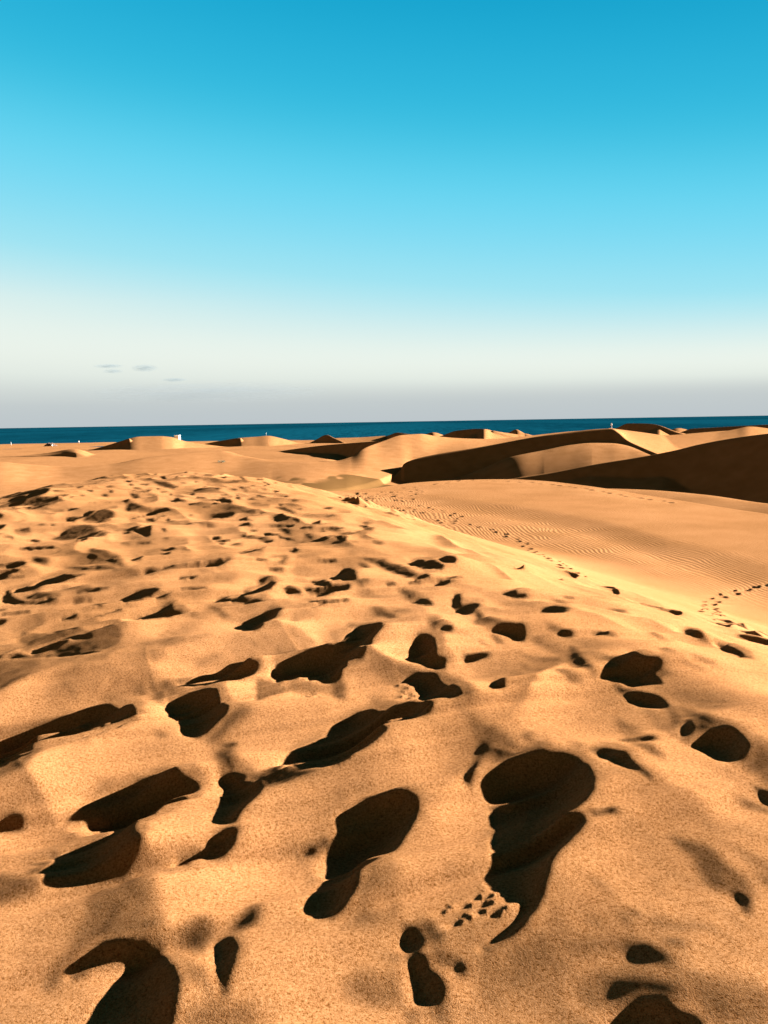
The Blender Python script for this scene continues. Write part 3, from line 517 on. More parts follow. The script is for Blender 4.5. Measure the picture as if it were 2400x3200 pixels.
DEBUG = False
def sculpt(dark, half, corners, step, hp, sv, dig, f_half, passes=4, raise_=0.0, smooth_lip=False):
    cu = corners @ SU; cv = corners @ SV
    u0, v0 = cu.min(), cv.min()
    nu = int((cu.max() - u0) / step); nvv = int((cv.max() - v0) / step)
    us = u0 + np.arange(nu) * step; vs_ = v0 + np.arange(nvv) * step
    GU, GV = np.meshgrid(us, vs_)
    gx = GU * SU[0] + GV * SV[0]; gy = GU * SU[1] + GV * SV[1]
    zb = plateau(gx, gy)
    # slope of the ground itself along the sun line counts too
    gb = np.gradient(boxblur(zb, 3, 1), step, axis=1)
    h = np.zeros_like(gx)
    jj = np.broadcast_to(np.arange(nu)[None, :], gx.shape)
    for it in range(passes):
        p = np.stack([gx, gy, zb + h], -1)
        dep = np.maximum(p @ _f, 0.05)
        px = 1200 + F_PX * (p @ _r) / dep; py = 1600 - F_PX * (p @ _u) / dep
        ix = ((px - MX0) * MS).astype(int); iy = ((py - MY0) * MS).astype(int)
        ok = (ix >= 0) & (ix < MW) & (iy >= 0) & (iy < MH) & (gy > 0.5)
        ix = np.clip(ix, 0, MW - 1); iy = np.clip(iy, 0, MH - 1)
        m = dark[iy, ix] & ok
        hm = np.where(ok & ~m, half[iy, ix], 0.0)
        m[:, 0] = False; m[:, -1] = False
        prev = np.zeros_like(m); prev[:, 1:] = m[:, :-1]
        nxt = np.zeros_like(m); nxt[:, :-1] = m[:, 1:]
        st = np.maximum.accumulate(np.where(m & ~prev, jj, -1), axis=1)
        en = np.minimum.accumulate(np.where(m & ~nxt, jj, nu)[:, ::-1], axis=1)[:, ::-1]
        st = np.clip(st, 0, nu - 1); en = np.clip(en, 0, nu - 1)
        Lr = np.where(m, (en - st + 1) * step, 0.0)
        t = np.where(m, (jj - st + 0.5) * step / np.maximum(Lr, step), 0)
        A = np.where(m, TAN_E, 0.0)
        rows = np.arange(nvv)[:, None]
        hmf = soft(soft(hm, 1), 0)
        lift = boxblur(boxblur(np.where(m, raise_ * Lr * TAN_E, 0.0), max(1, int(.09 / step)), 1), max(1, int(.07 / step)), 0)
        tone = hmf * TAN_E
        ton = hmf > 0.06
        for k in range(7):
            g = np.cumsum(-A * step - tone * step, axis=1)
            low = boxblur(g, int(hp / step), 1)
            hh = g - low + lift
            for _ in range(sv): hh = soft(hh, 0)
            tot = zb + hh
            sl = np.gradient(tot, step, axis=1)
            for _ in range(3): sl = soft(soft(sl, 0), 1)
            tone = np.where(ton & ~m, np.clip(tone + 0.6 * (sl + hmf * TAN_E * f_half), -0.15, 0.6), 0.0)
            tone = soft(soft(soft(tone, 0), 1), 0)
            drop = tot[rows, np.clip(st - 1, 0, nu - 1)] - tot[rows, en]
            A = np.where(m, np.clip(A * np.clip(1.04 * Lr * TAN_E / np.maximum(drop, 0.15 * Lr * TAN_E), 0.6, 1.6), 0.02, 1.2), 0.0)
        hh = hh - soft(soft(np.where(m, dig * np.minimum(Lr, 0.6) * np.sin(np.pi * t) * (1.15 - 0.3 * t), 0.0), 0), 1)
        hh = soft(hh, 1)
        tot = zb + hh
        line = tot[rows, np.clip(st - 1, 0, nu - 1)] - 1.07 * TAN_E * (jj - st + 1) * step
        hh = np.where(m, np.minimum(hh, line - zb), hh)
        if smooth_lip: hh = soft(soft(soft(hh, 0), 1), 0)
        for _ in range(10):                      # no lit lip steeper than loose sand would stand
            sl = np.gradient(zb + hh, step, axis=1)
            w_ = np.clip((sl - 0.14) / 0.14, 0, 1) * ~m
            w_ = soft(soft(w_, 0), 1)
            hh = hh * (1 - w_) + soft(soft(hh, 0), 1) * w_
        h = hh if it == 0 else 0.5 * h + 0.5 * hh
        if DEBUG:
            w_ = zb + hh + GU * TAN_E
            S_ = np.maximum.accumulate(w_, axis=1) > w_ + 0.001
            print(it, 'iou', (S_ & m).sum() / (S_ | m).sum(), 'cov', (S_ & m).sum() / m.sum(), 'n', m.sum(), np.abs(hh).max())
    h = hh
    # fade at the rim of the patch
    e = np.minimum(np.minimum(GU - us[0], us[-1] - GU), np.minimum(GV - vs_[0], vs_[-1] - GV))
    h = h * sstep(0, 1.0, e)
    k = R < 26
    xx = X[k][:, :NF]; yy = Y[k][:, :NF]
    u = (xx * SU[0] + yy * SU[1] - u0) / step; v = (xx * SV[0] + yy * SV[1] - v0) / step
    ins = (u >= 0) & (u <= nu - 1) & (v >= 0) & (v <= nvv - 1)
    d = np.where(ins, bilin(h, u, v), 0)
    w = 1 - sstep(0.6, 2.2, poly_sdf(xx, yy, PLAT))
    DZ[k, :NF] += d * w

POLY_D = [crop_px(c, p) for c, p in DARK]; POLY_H = [(crop_px(c, p), min(.93, f * (1.27 if b > 3 else 1.12)), int(b * .6 + .5)) for c, p, f, b in HALF]
# the lip on the sun side of each hollow is rounded
for P in POLY_D[:]:
    h_ = P[:, 1].max() - P[:, 1].min()
    if P[:, 1].mean() > 1750 and h_ > 14:
        k_ = min(1.0, h_ / 120)
        POLY_H.append((P + (14 * k_ + 2, -12 * k_ - 1), .72, int(2 + 5 * k_)))
def ellipse_px(px, py, w, h, tilt):
    q = np.linspace(0, 2 * math.pi, 12)[:-1]
    r = 1 + 0.22 * RNG.normal(size=11)
    x = 0.5 * w * np.cos(q) * r; y = 0.5 * h * np.sin(q) * r
    return np.stack([px + x, py + y + tilt * x], 1)
taken = raster(POLY_D) | (tone_raster(POLY_H) > .2)
n_add = 0
for i in range(900):
    py = 1472 + 230 * RNG.uniform() ** 1.7
    lim = np.interp(py, [1470, 1490, 1537, 1585, 1650, 1740], [660, 800, 940, 1040, 1180, 1380])
    lo = np.interp(py, [1470, 1505, 1585, 1620], [420, 190, 60, 0])
    px = RNG.uniform(lo, lim)
    if taken[int((py - MY0) * MS) - 2:int((py - MY0) * MS) + 3, int((px - MX0) * MS) - 8:int((px - MX0) * MS) + 9].any(): continue
    s_ = np.interp(py, [1470, 1540, 1700], [0.55, 0.9, 1.5])
    P = ellipse_px(px, py, RNG.uniform(12, 40) * s_, RNG.uniform(3.5, 7.5) * s_, RNG.uniform(-.16, .06))
    POLY_D.append(P) if RNG.uniform() < .5 else POLY_H.append((P, RNG.uniform(.5, .9), 0))
    taken |= raster([P]); n_add += 1
    if n_add > 110: break
# the trampled sand between is never even: more hollows, some fresh, most of them blown soft
taken = boxblur(boxblur(taken.astype(np.float32), 4, 0), 6, 1) > 0.02
n_dark = n_soft = 0
for i in range(1500):
    py = 1560 + 1620 * RNG.uniform() ** 2.0
    dep = 0.95 / math.tan(math.atan((py - 1318) / 2588))
    lim = np.interp(py, [1537, 1585, 1650, 1740, 1860, 2000, 2200, 2400], [820, 930, 1050, 1240, 1520, 1900, 2500, 2700])
    px = RNG.uniform(-150, lim)
    W = RNG.uniform(0.10, 0.34)
    w = W * 2588 / dep; h = W * RNG.uniform(0.35, 0.75) * 0.95 * 2588 / dep ** 2
    j, i_ = int((py - MY0) * MS), int((px - MX0) * MS)
    if not (5 < j < MH - 5 and 5 < i_ < MW - 5): continue
    hw, hh_ = int(w * .3 * MS), int(h * .3 * MS)
    if taken[max(j - hh_, 0):j + hh_ + 1, max(i_ - hw, 0):i_ + hw + 1].any(): continue
    P = ellipse_px(px, py, w, h, RNG.uniform(-.3, .05))
    if py < 1960 and RNG.uniform() < .5 and n_dark < 60:
        P = ellipse_px(px, py, w * .8, max(h * .6, 8.0), RNG.uniform(-.3, .0))
        POLY_D.append(P); n_dark += 1
        POLY_H.append((P + (.12 * w, -.22 * h), .6, int(1 + .05 * w)))
    elif n_soft < 110 and py < 2180:
        POLY_H.append((P, RNG.uniform(.35, .75), int(1 + .05 * w * RNG.uniform(.2, 1.2)))); n_soft += 1
    taken |= raster([P])
cy = lambda P: P[:, 1].mean()
SPLIT = 1935
sculpt(raster([P for P in POLY_D if cy(P) > SPLIT]), tone_raster([q for q in POLY_H if cy(q[0]) > SPLIT]),
       np.array([(-2.9, 0.7), (3.0, 0.7), (-2.9, 5.6), (3.0, 5.6)]), 0.0065, 0.85, 4, 0.12, 1.1, passes=7, smooth_lip=True)
sculpt(raster([P for P in POLY_D if cy(P) <= SPLIT]), tone_raster([q for q in POLY_H if cy(q[0]) <= SPLIT]),
       np.array([(-8.0, 3.2), (3.0, 3.2), (-8.0, 18.5), (3.0, 18.5)]), 0.013, 0.8, 2, 0.04, 1.12, passes=8, raise_=0.5)

def blob(px, py, w, l, ang, **kw):
    """a footprint-sized hollow at the spot seen at this pixel; ang = heading in plan"""
    c = ground_point(px, py)
    q = np.linspace(0, 2 * math.pi, 14)[:-1]
    k = 1 + 0.16 * RNG.normal(size=13)
    e = np.stack([0.5 * w * np.cos(q) * k, 0.5 * l * np.sin(q) * k], 1)
    ca, sa = math.cos(ang), math.sin(ang)
    carve_plan(c + e @ np.array([[ca, -sa], [sa, ca]]), **kw)

# footprint trails across the rippled slope
def trail(crop, pts, w=0.13, l=0.24, every=0.33, wob=0.06):
    x0, y0, s = crop
    g = [ground_point(x0 + x * s, y0 + y * s) for x, y in pts]
    side = 1
    for a, b in zip(g[:-1], g[1:]):
        n = max(1, int(round(np.linalg.norm(b - a) / every)))
        d = (b - a) / (np.linalg.norm(b - a) + 1e-9)
        for i in range(n):
            side = -side
            c = a + (b - a) * i / n + np.array([-d[1], d[0]]) * side * 0.07 + RNG.normal(size=2) * wob * 0.5
            q = np.linspace(0, 2 * math.pi, 12)[:-1]
            k = 1 + 0.15 * RNG.normal(size=11)
            e = np.stack([0.5 * w * np.cos(q) * k, 0.5 * l * np.sin(q) * k], 1) * RNG.uniform(0.8, 1.25)
            ang = math.atan2(-d[0], d[1])
            ca, sa = math.cos(ang), math.sin(ang)
            carve_plan(c + e @ np.array([[ca, sa], [-sa, ca]]), strength=RNG.uniform(.7, 1.0), dig=0.5)
trail(C6, [(415,205),(520,238),(600,280),(680,328),(785,388),(845,422),(925,458),(1010,495),(1110,535),(1220,565),(1310,588)], w=.14, l=.26, every=0.45)
trail(C6, [(1700,445),(1600,470),(1520,485),(1460,500),(1400,530),(1385,560),(1390,590)], w=.14, l=.24, every=0.3)
trail(C6, [(1390,607),(1455,625),(1530,668),(1630,690),(1700,725)], w=0.14, l=0.24, every=0.32)
trail(C6, [(1420,595),(1500,632),(1565,658),(1640,700)], w=0.11, l=0.2, every=0.5)
trail(C6, [(100,120),(180,122),(245,133),(285,147),(312,160),(318,170),(290,178),(230,178),(140,172)], every=0.5)
trail(C6, [(300,190),(360,194),(415,205)], every=0.5)
trail(C6, [(515,398),(600,410),(700,425),(800,450),(880,470)], w=0.1, l=0.18, every=0.4)
trail(C6, [(210,20),(330,5),(420,0)], w=0.15, every=0.5)
trail(C6, [(480,5),(640,12),(760,25),(900,45),(1050,72),(1200,92),(1300,105)], w=0.14, l=0.3, every=0.6)
for i in range(120):
    px = RNG.uniform(1040, 1330); t = (px - 1010) / 320
    lo = 1545 + (-38) * t + 10; hi = 1556 + 80 * t
    blob(px, RNG.uniform(lo, hi), RNG.uniform(0.1, 0.2), RNG.uniform(0.15, 0.32), RNG.uniform(0, 3.1), strength=RNG.uniform(.6, 1.0), dig=0.5)
# toes and tread marks
def marks(crop, pts, w, l, ang):
    x0, y0, s = crop
    for x, y in pts:
        blob(x0 + x * s, y0 + y * s, w * RNG.uniform(.8, 1.2), l * RNG.uniform(.8, 1.2), ang + RNG.normal() * .15, strength=0.8, dig=0.3, rim=1.2)
E1 = (1300, 2700, .2411)
marks(E1, [(410,610),(340,705)], 0.016, 0.022, 0.4)
marks(E1, [(650,590),(800,480)], 0.02, 0.024, 0.4)
marks(E1, [(920,600),(640,815),(520,880)], 0.024, 0.03, 1.2)
marks(E1, [(840,715),(1110,660),(1040,740),(950,440)], 0.018, 0.026, 1.0)
marks(C1, [(1200,240),(1320,268),(1345,262),(1365,272),(1390,268)], 0.016, 0.045, 1.3)
marks(C2, [(50,215),(70,230),(90,215),(105,235),(60,245),(95,255),(120,245)], 0.022, 0.03, 1.2)
marks(C2, [(10,330),(30,345),(60,330),(45,318)], 0.02, 0.05, 1.2)

# soften the finest steps of the carved relief
def blur(a, n):
    for _ in range(n):
        b = a.copy()
        b[1:-1, 1:-1] = 0.25 * a[1:-1, 1:-1] + 0.125 * (a[:-2, 1:-1] + a[2:, 1:-1] + a[1:-1, :-2] + a[1:-1, 2:]) + 0.0625 * (a[:-2, :-2] + a[:-2, 2:] + a[2:, :-2] + a[2:, 2:])
        a = b
    return a
DZ[:, :NF] = blur(DZ[:, :NF], 1)
DZ = np.clip(DZ, -0.6, 0.5)
Z += DZ
near = R < 12
xn, yn = X[near], Y[near]
Z[near] += 0.0022 * vnoise(xn * 6, yn * 6, 21) + 0.0005 * vnoise(xn * 27, yn * 27, 22)

# wind ripples on the slope below the crest
m = (R > 5) & (R < 44)
xr, yr, zr = X[m][:, :NF], Y[m][:, :NF], Z[m][:, :NF]
pl = plateau(xr, yr)
d, _, b = rippled_parts(xr, yr)
rip = sstep(0.12, 0.5, zr - pl) * sstep(0.3, 2.5, d) * (0.3 + 0.7 * sstep(-2.2, 1.0, b))
rip = rip * np.clip(0.95 + 0.2 * vnoise(xr * .45, yr * .3, 33), 0, 1.2) * sstep(44, 30, np.hypot(xr, yr))
ph = xr + 0.10 * yr + 0.16 * vnoise(xr * 0.9, yr * 0.55, 51) + 0.07 * vnoise(xr * 2.2, yr * 1.3, 52) + 0.02 * vnoise(xr * 6, yr * 3, 53)
q = np.mod(ph / 0.112, 1.0)
wave = np.where(q < 0.62, q / 0.62, (1 - q) / 0.38)
wave = wave * wave * (3 - 2 * wave)
Zm = Z[m]; Zm[:, :NF] += rip * 0.0078 * (wave - 0.5); Z[m] = Zm

# ------------------------------------------------------------------ materials
def mat(name):
    m = bpy.data.materials.new(name); m.use_nodes = True
    nt = m.node_tree
    b = nt.nodes['Principled BSDF']
    return m, nt, b

def N(nt, t, **kw):
    n = nt.nodes.new(t)
    for k, v in kw.items():
        if k in n.inputs.keys() if hasattr(n.inputs, 'keys') else False:
            n.inputs[k].default_value = v
        else:
            setattr(n, k, v)
    return n

def mix_rgb(nt, blend='MIX', fac=None):
    n = nt.nodes.new('ShaderNodeMix'); n.data_type = 'RGBA'; n.blend_type = blend
    if fac is not None: n.inputs[0].default_value = fac
    return n     # inputs 6,7 ; output 2

def simple_mat(name, col, rough=0.8, noise=0.25, scale=8.0):
    m, nt, b = mat(name)
    tc = nt.nodes.new('ShaderNodeTexCoord')
    nz = nt.nodes.new('ShaderNodeTexNoise'); nz.inputs['Scale'].default_value = scale; nz.inputs['Detail'].default_value = 5
    nt.links.new(tc.outputs['Object'], nz.inputs['Vector'])
    rp = nt.nodes.new('ShaderNodeValToRGB')
    c = np.array(col)
    rp.color_ramp.elements[0].color = (*(c * (1 - noise)), 1); rp.color_ramp.elements[1].color = (*np.minimum(c * (1 + noise), 1), 1)
    rp.color_ramp.elements[0].position = .3; rp.color_ramp.elements[1].position = .7
    nt.links.new(nz.outputs['Fac'], rp.inputs['Fac'])
    nt.links.new(rp.outputs['Color'], b.inputs['Base Color'])
    b.inputs['Roughness'].default_value = rough
    return m

SAND = (0.187, 0.0840, 0.0325)
def sand_material():
    m, nt, b = mat('sand')
    L = nt.links.new
    geo = nt.nodes.new('ShaderNodeNewGeometry')
    pos = geo.outputs['Position']
    # individual grains: fine speckle of pale, honey and dark grains
    g1 = nt.nodes.new('ShaderNodeTexNoise'); g1.inputs['Scale'].default_value = 420; g1.inputs['Detail'].default_value = 2; g1.inputs['Roughness'].default_value = .7
    g2 = nt.nodes.new('ShaderNodeTexNoise'); g2.inputs['Scale'].default_value = 150; g2.inputs['Detail'].default_value = 3; g2.inputs['Roughness'].default_value = .75
    pt = nt.nodes.new('ShaderNodeTexNoise'); pt.inputs['Scale'].default_value = 0.5; pt.inputs['Detail'].default_value = 4
    for n in (g1, g2, pt): L(pos, n.inputs['Vector'])
    add = nt.nodes.new('ShaderNodeMath'); add.operation = 'ADD'
    L(g1.outputs['Fac'], add.inputs[0]); L(g2.outputs['Fac'], add.inputs[1])
    rp = nt.nodes.new('ShaderNodeValToRGB')
    s = np.array(SAND)
    e = rp.color_ramp.elements
    hl = nt.nodes.new('ShaderNodeMath'); hl.operation = 'MULTIPLY'; hl.inputs[1].default_value = 0.5
    L(add.outputs[0], hl.inputs[0]); L(hl.outputs[0], rp.inputs['Fac'])
    e[0].position = .39; e[0].color = (*(s * np.array([.36, .26, .14])), 1)
    e[1].position = .61; e[1].color = (*(s * np.array([1.45, 1.55, 1.75])), 1)
    q = e.new(.47); q.color = (*(s * np.array([.95, .92, .85])), 1)
    q = e.new(.54); q.color = (*(s * np.array([1.08, 1.1, 1.12])), 1)
    rp2 = nt.nodes.new('ShaderNodeValToRGB')
    rp2.color_ramp.elements[0].color = (.9, .88, .84, 1); rp2.color_ramp.elements[1].color = (1.08, 1.08, 1.1, 1)
    rp2.color_ramp.elements[0].position = .35; rp2.color_ramp.elements[1].position = .65
    L(pt.outputs['Fac'], rp2.inputs['Fac'])
    mx = mix_rgb(nt, 'MULTIPLY', 1.0)
    L(rp.outputs['Color'], mx.inputs[6]); L(rp2.outputs['Color'], mx.inputs[7])
    # damp brown hollows on the valley floor
    at = nt.nodes.new('ShaderNodeAttribute'); at.attribute_name = 'damp'
    mx2 = mix_rgb(nt, 'MIX')
    L(at.outputs['Fac'], mx2.inputs[0]); L(mx.outputs[2], mx2.inputs[6]); mx2.inputs[7].default_value = (0.05, 0.026, 0.008, 1)
    L(mx2.outputs[2], b.inputs['Base Color'])
    b.inputs['Roughness'].default_value = 0.95
    b.inputs['Specular IOR Level'].default_value = 0.0
    # grain bump
    bg = nt.nodes.new('ShaderNodeBump'); bg.inputs['Strength'].default_value = 0.55; bg.inputs['Distance'].default_value = 0.0022
    L(hl.outputs[0], bg.inputs['Height'])
    L(bg.outputs['Normal'], b.inputs['Normal'])
    return m
M_SAND = sand_material()

# ------------------------------------------------------------------ build the dunes mesh
def build_dunes():
    nv = NR * NT + 1
    co = np.empty((nv, 3), np.float32)
    co[:-1, 0] = X.ravel(); co[:-1, 1] = Y.ravel(); co[:-1, 2] = Z.ravel()
    co[-1] = (0, 0, Z[0].mean())
    i = np.arange(NR - 1)[:, None]; j = np.arange(NT)[None, :]
    jn = (j + 1) % NT
    quads = np.stack([i * NT + j, i * NT + jn, (i + 1) * NT + jn, (i + 1) * NT + j], -1).reshape(-1, 4)[:, ::-1]
    jj = np.arange(NT)
    tris = np.stack([jj, (jj + 1) % NT, np.full(NT, nv - 1)], 1)
    me = bpy.data.meshes.new('sand_dunes')
    me.vertices.add(nv); me.vertices.foreach_set('co', co.ravel())
    loops = np.concatenate([quads.ravel(), tris.ravel()]).astype(np.int32)
    me.loops.add(len(loops)); me.loops.foreach_set('vertex_index', loops)
    npoly = len(quads) + len(tris)
    starts = np.concatenate([np.arange(len(quads)) * 4, len(quads) * 4 + np.arange(len(tris)) * 3]).astype(np.int32)
    me.polygons.add(npoly); me.polygons.foreach_set('loop_start', starts)
    me.update(calc_edges=True)
    me.polygons.foreach_set('use_smooth', np.ones(npoly, bool))
    x, y, z = co[:, 0].astype(float), co[:, 1].astype(float), co[:, 2].astype(float)
    damp = np.zeros(nv, np.float32)
    r = np.hypot(x, y)
    m = (r > 80) & (r < 130) & (x < 12) & (x > -16)
    damp[m] = 0.85 * sstep(-8.05, -8.3, z[m] + 0.25 * vnoise(x[m] / 1.3, y[m] / 4, 41))
    a = me.attributes.new('damp', 'FLOAT', 'POINT'); a.data.foreach_set('value', damp)
    ob = bpy.data.objects.new('sand_dunes', me); COL.objects.link(ob)
    ob['kind'] = 'structure'
    me.materials.append(M_SAND)
    return ob
build_dunes()

def height_at(x, y):
    return float(base_height(np.array([x], float), np.array([y], float))[0])

# ------------------------------------------------------------------ sea
def build_sea():
    rr = np.concatenate([[380], np.geomspace(420, 60000, 70)])
    tt = np.linspace(math.radians(-75), math.radians(75), 120)
    bm = bmesh.new()
    vs = [[bm.verts.new((r * math.sin(t), r * math.cos(t), SEA_Z)) for t in tt] for r in rr]
    for i in range(len(rr) - 1):
        for j in range(len(tt) - 1):
            bm.faces.new((vs[i][j], vs[i + 1][j], vs[i + 1][j + 1], vs[i][j + 1]))
    bm.normal_update()
    me = bpy.data.meshes.new('sea'); bm.to_mesh(me); bm.free()
    if me.polygons[0].normal.z < 0: me.flip_normals()
    ob = bpy.data.objects.new('sea', me); COL.objects.link(ob); ob['kind'] = 'structure'
    m, nt, b = mat('sea_water'); L = nt.links.new
    geo = nt.nodes.new('ShaderNodeNewGeometry')
    mp = nt.nodes.new('ShaderNodeMapping'); mp.inputs['Scale'].default_value = (0.035, 0.0025, 1)
    L(geo.outputs['Position'], mp.inputs['Vector'])
    n1 = nt.nodes.new('ShaderNodeTexNoise'); n1.inputs['Scale'].default_value = 6; n1.inputs['Detail'].default_value = 6; n1.inputs['Roughness'].default_value = .65
    L(mp.outputs['Vector'], n1.inputs['Vector'])
    n2 = nt.nodes.new('ShaderNodeTexNoise'); n2.inputs['Scale'].default_value = 0.12; n2.inputs['Detail'].default_value = 4
    L(mp.outputs['Vector'], n2.inputs['Vector'])
    rp = nt.nodes.new('ShaderNodeValToRGB'); e = rp.color_ramp.elements
    e[0].position = .40; e[0].color = (0.0003, 0.0100, 0.0175, 1); e[1].position = .60; e[1].color = (0.0014, 0.0275, 0.0435, 1)
    mxn = nt.nodes.new('ShaderNodeMath'); mxn.operation = 'MULTIPLY_ADD'; mxn.inputs[1].default_value = .6
    mx2 = nt.nodes.new('ShaderNodeMath'); mx2.operation = 'MULTIPLY'; mx2.inputs[1].default_value = .4
    L(n2.outputs['Fac'], mx2.inputs[0]); L(n1.outputs['Fac'], mxn.inputs[0]); L(mx2.outputs[0], mxn.inputs[2])
    L(mxn.outputs[0], rp.inputs['Fac']); L(rp.outputs['Color'], b.inputs['Base Color'])
    b.inputs['Roughness'].default_value = .45; b.inputs['Specular IOR Level'].default_value = 0.0
    bp = nt.nodes.new('ShaderNodeBump'); bp.inputs['Strength'].default_value = .6; bp.inputs['Distance'].default_value = 0.6
    L(n1.outputs['Fac'], bp.inputs['Height']); L(bp.outputs['Normal'], b.inputs['Normal'])
    me.materials.append(m)
build_sea()

# ------------------------------------------------------------------ small things
def link_mesh(name, bm, m, parent=None, smooth=False):
    me = bpy.data.meshes.new(name); bm.to_mesh(me); bm.free()
    me.materials.append(m)
    if smooth:
        for p in me.polygons: p.use_smooth = True
    o = bpy.data.objects.new(name, me); COL.objects.link(o)
    if parent: o.parent = parent
    return o

def thing(name, label, cat, loc, group=None, rz=0):
    o = bpy.data.objects.new(name, None); COL.objects.link(o)
    o.location = loc; o.rotation_euler = (0, 0, rz); o['label'] = label; o['category'] = cat
    o.empty_display_size = 0.3
    if group: o['group'] = group
    return o

def box(bm, x0, x1, y0, y1, z0, z1):
    r = bmesh.ops.create_cube(bm, size=1)
    bmesh.ops.scale(bm, vec=(x1 - x0, y1 - y0, z1 - z0), verts=r['verts'])
    bmesh.ops.translate(bm, vec=((x0 + x1) / 2, (y0 + y1) / 2, (z0 + z1) / 2), verts=r['verts'])
    return r['verts']

def tube(bm, pts, rad, seg=10):
    """round tapering tube along points"""
    rings = []
    for i, p in enumerate(pts):
        p = Vector(p)
        a = Vector(pts[max(i - 1, 0)]); b = Vector(pts[min(i + 1, len(pts) - 1)])
        d = (b - a).normalized()
        s = d.orthogonal().normalized(); t = d.cross(s)
        rings.append([bm.verts.new(p + (s * math.cos(q) + t * math.sin(q)) * rad[i]) for q in [2 * math.pi * k / seg for k in range(seg)]])
    for a, b in zip(rings[:-1], rings[1:]):
        for k in range(seg):
            bm.faces.new((a[k], a[(k + 1) % seg], b[(k + 1) % seg], b[k]))
    bm.faces.new(rings[0][::-1]); bm.faces.new(rings[-1])

M_SKIN = simple_mat('skin', (.32, .17, .10), .6, .08)
M_WHITE = simple_mat('white_cloth', (.75, .75, .73), .85, .06, 14)
M_DARK = simple_mat('dark_cloth', (.02, .022, .028), .9, .2, 14)
M_HAIR = simple_mat('dark_hair', (.02, .013, .009), .7, .2, 30)
M_PAINT = simple_mat('white_paint', (.78, .78, .76), .6, .05, 4)
M_POST = simple_mat('weathered_white_post', (.42, .41, .39), .7, .1, 6)
M_POST2 = simple_mat('grey_wood', (.4, .36, .31), .8, .15, 6)
M_STONE = simple_mat('dark_lava_stone', (.10, .055, .038), .95, .4, 3)
M_PALE = simple_mat('pale_stone', (.62, .58, .5), .9, .15, 4)
M_TWIG = simple_mat('dry_twigs', (.09, .06, .03), .9, .3, 10)
M_LEAF = simple_mat('shrub_leaves', (.05, .055, .02), .8, .35, 10)
M_DOOR = simple_mat('grey_door_paint', (.35, .36, .37), .6, .05, 4)

def skin_body(name, verts, edges, radii, m, parent, sub=2):
    me = bpy.data.meshes.new(name)
    me.from_pydata(verts, edges, []); me.materials.append(m)
    o = bpy.data.objects.new(name, me); COL.objects.link(o); o.parent = parent
    md = o.modifiers.new('skin', 'SKIN'); md.use_smooth_shade = True
    sv = me.skin_vertices[0].data if me.skin_vertices else None
    if sv is None:
        bpy.context.view_layer.objects.active = o
        bpy.ops.mesh.customdata_skin_add()
        sv = me.skin_vertices[0].data
    for i, r in enumerate(radii):
        sv[i].radius = r if isinstance(r, tuple) else (r, r)
        sv[i].use_root = (i == 0)
    s = o.modifiers.new('sub', 'SUBSURF'); s.levels = sub; s.render_levels = sub
    return o

def person(loc, rz, label, shirt, shorts, stride=0.0, group=None):
    t = thing('person', label, 'person', loc, group, rz)
    st = stride
    v = [(0, 0, .95), (0, 0, 1.12), (0, .01, 1.32), (0, .0, 1.45), (0, -.01, 1.53), (0, -.02, 1.60), (0, -.03, 1.68), (0, -.02, 1.745),
         (.10, 0, .90), (.11, -st * .5 - .02, .50), (.11, -st + .03, .09), (.115, -st - .12, .035),
         (-.10, 0, .90), (-.11, st * .4 - .02, .50), (-.11, st * .9 + .05, .09), (-.115, st * .9 - .10, .035),
         (.19, .01, 1.40), (.24, .03, 1.14), (.24, -.06, .90), (.235, -.10, .80),
         (-.19, .01, 1.40), (-.24, .03, 1.14), (-.24, -.04, .90), (-.235, -.08, .80)]
    e = [(0, 1), (1, 2), (2, 3), (3, 4), (4, 5), (5, 6), (6, 7), (0, 8), (8, 9), (9, 10), (10, 11), (0, 12), (12, 13), (13, 14), (14, 15),
         (3, 16), (16, 17), (17, 18), (18, 19), (3, 20), (20, 21), (21, 22), (22, 23)]
    r = [(.15, .11), (.135, .10), (.155, .11), (.10, .08), .055, .075, (.08, .095), .055,
         .095, .06, .04, .035, .095, .06, .04, .035, .055, .042, .032, .03, .055, .042, .032, .03]
    skin_body('body', v, e, r, M_SKIN, t)
    sv = [(0, 0, .93), (0, 0, 1.12), (0, .01, 1.32), (0, 0, 1.455), (.19, .01, 1.405), (.23, .025, 1.22), (-.19, .01, 1.405), (-.23, .025, 1.22)]
    skin_body('shirt', sv, [(0, 1), (1, 2), (2, 3), (3, 4), (4, 5), (3, 6), (6, 7)], [(.175, .135), (.16, .125), (.175, .13), (.10, .085), .075, .07, .075, .07], shirt, t)
    pv = [(0, 0, .97), (.10, 0, .86), (.112, -st * .45, .52), (-.10, 0, .86), (-.112, st * .36, .52)]
    skin_body('shorts', pv, [(0, 1), (1, 2), (0, 3), (3, 4)], [(.17, .13), .115, .085, .115, .085], shorts, t)
    bm = bmesh.new()
    bmesh.ops.create_uvsphere(bm, u_segments=16, v_segments=10, radius=.1)
    bmesh.ops.scale(bm, vec=(.95, 1.1, .85), verts=bm.verts)
    bmesh.ops.translate(bm, vec=(0, .0, 1.715), verts=bm.verts)
    link_mesh('hair', bm, M_HAIR, t, True)
    return t

def spot(px, py, D):
    p = ray(px, py) * D
    return p[0], p[1]

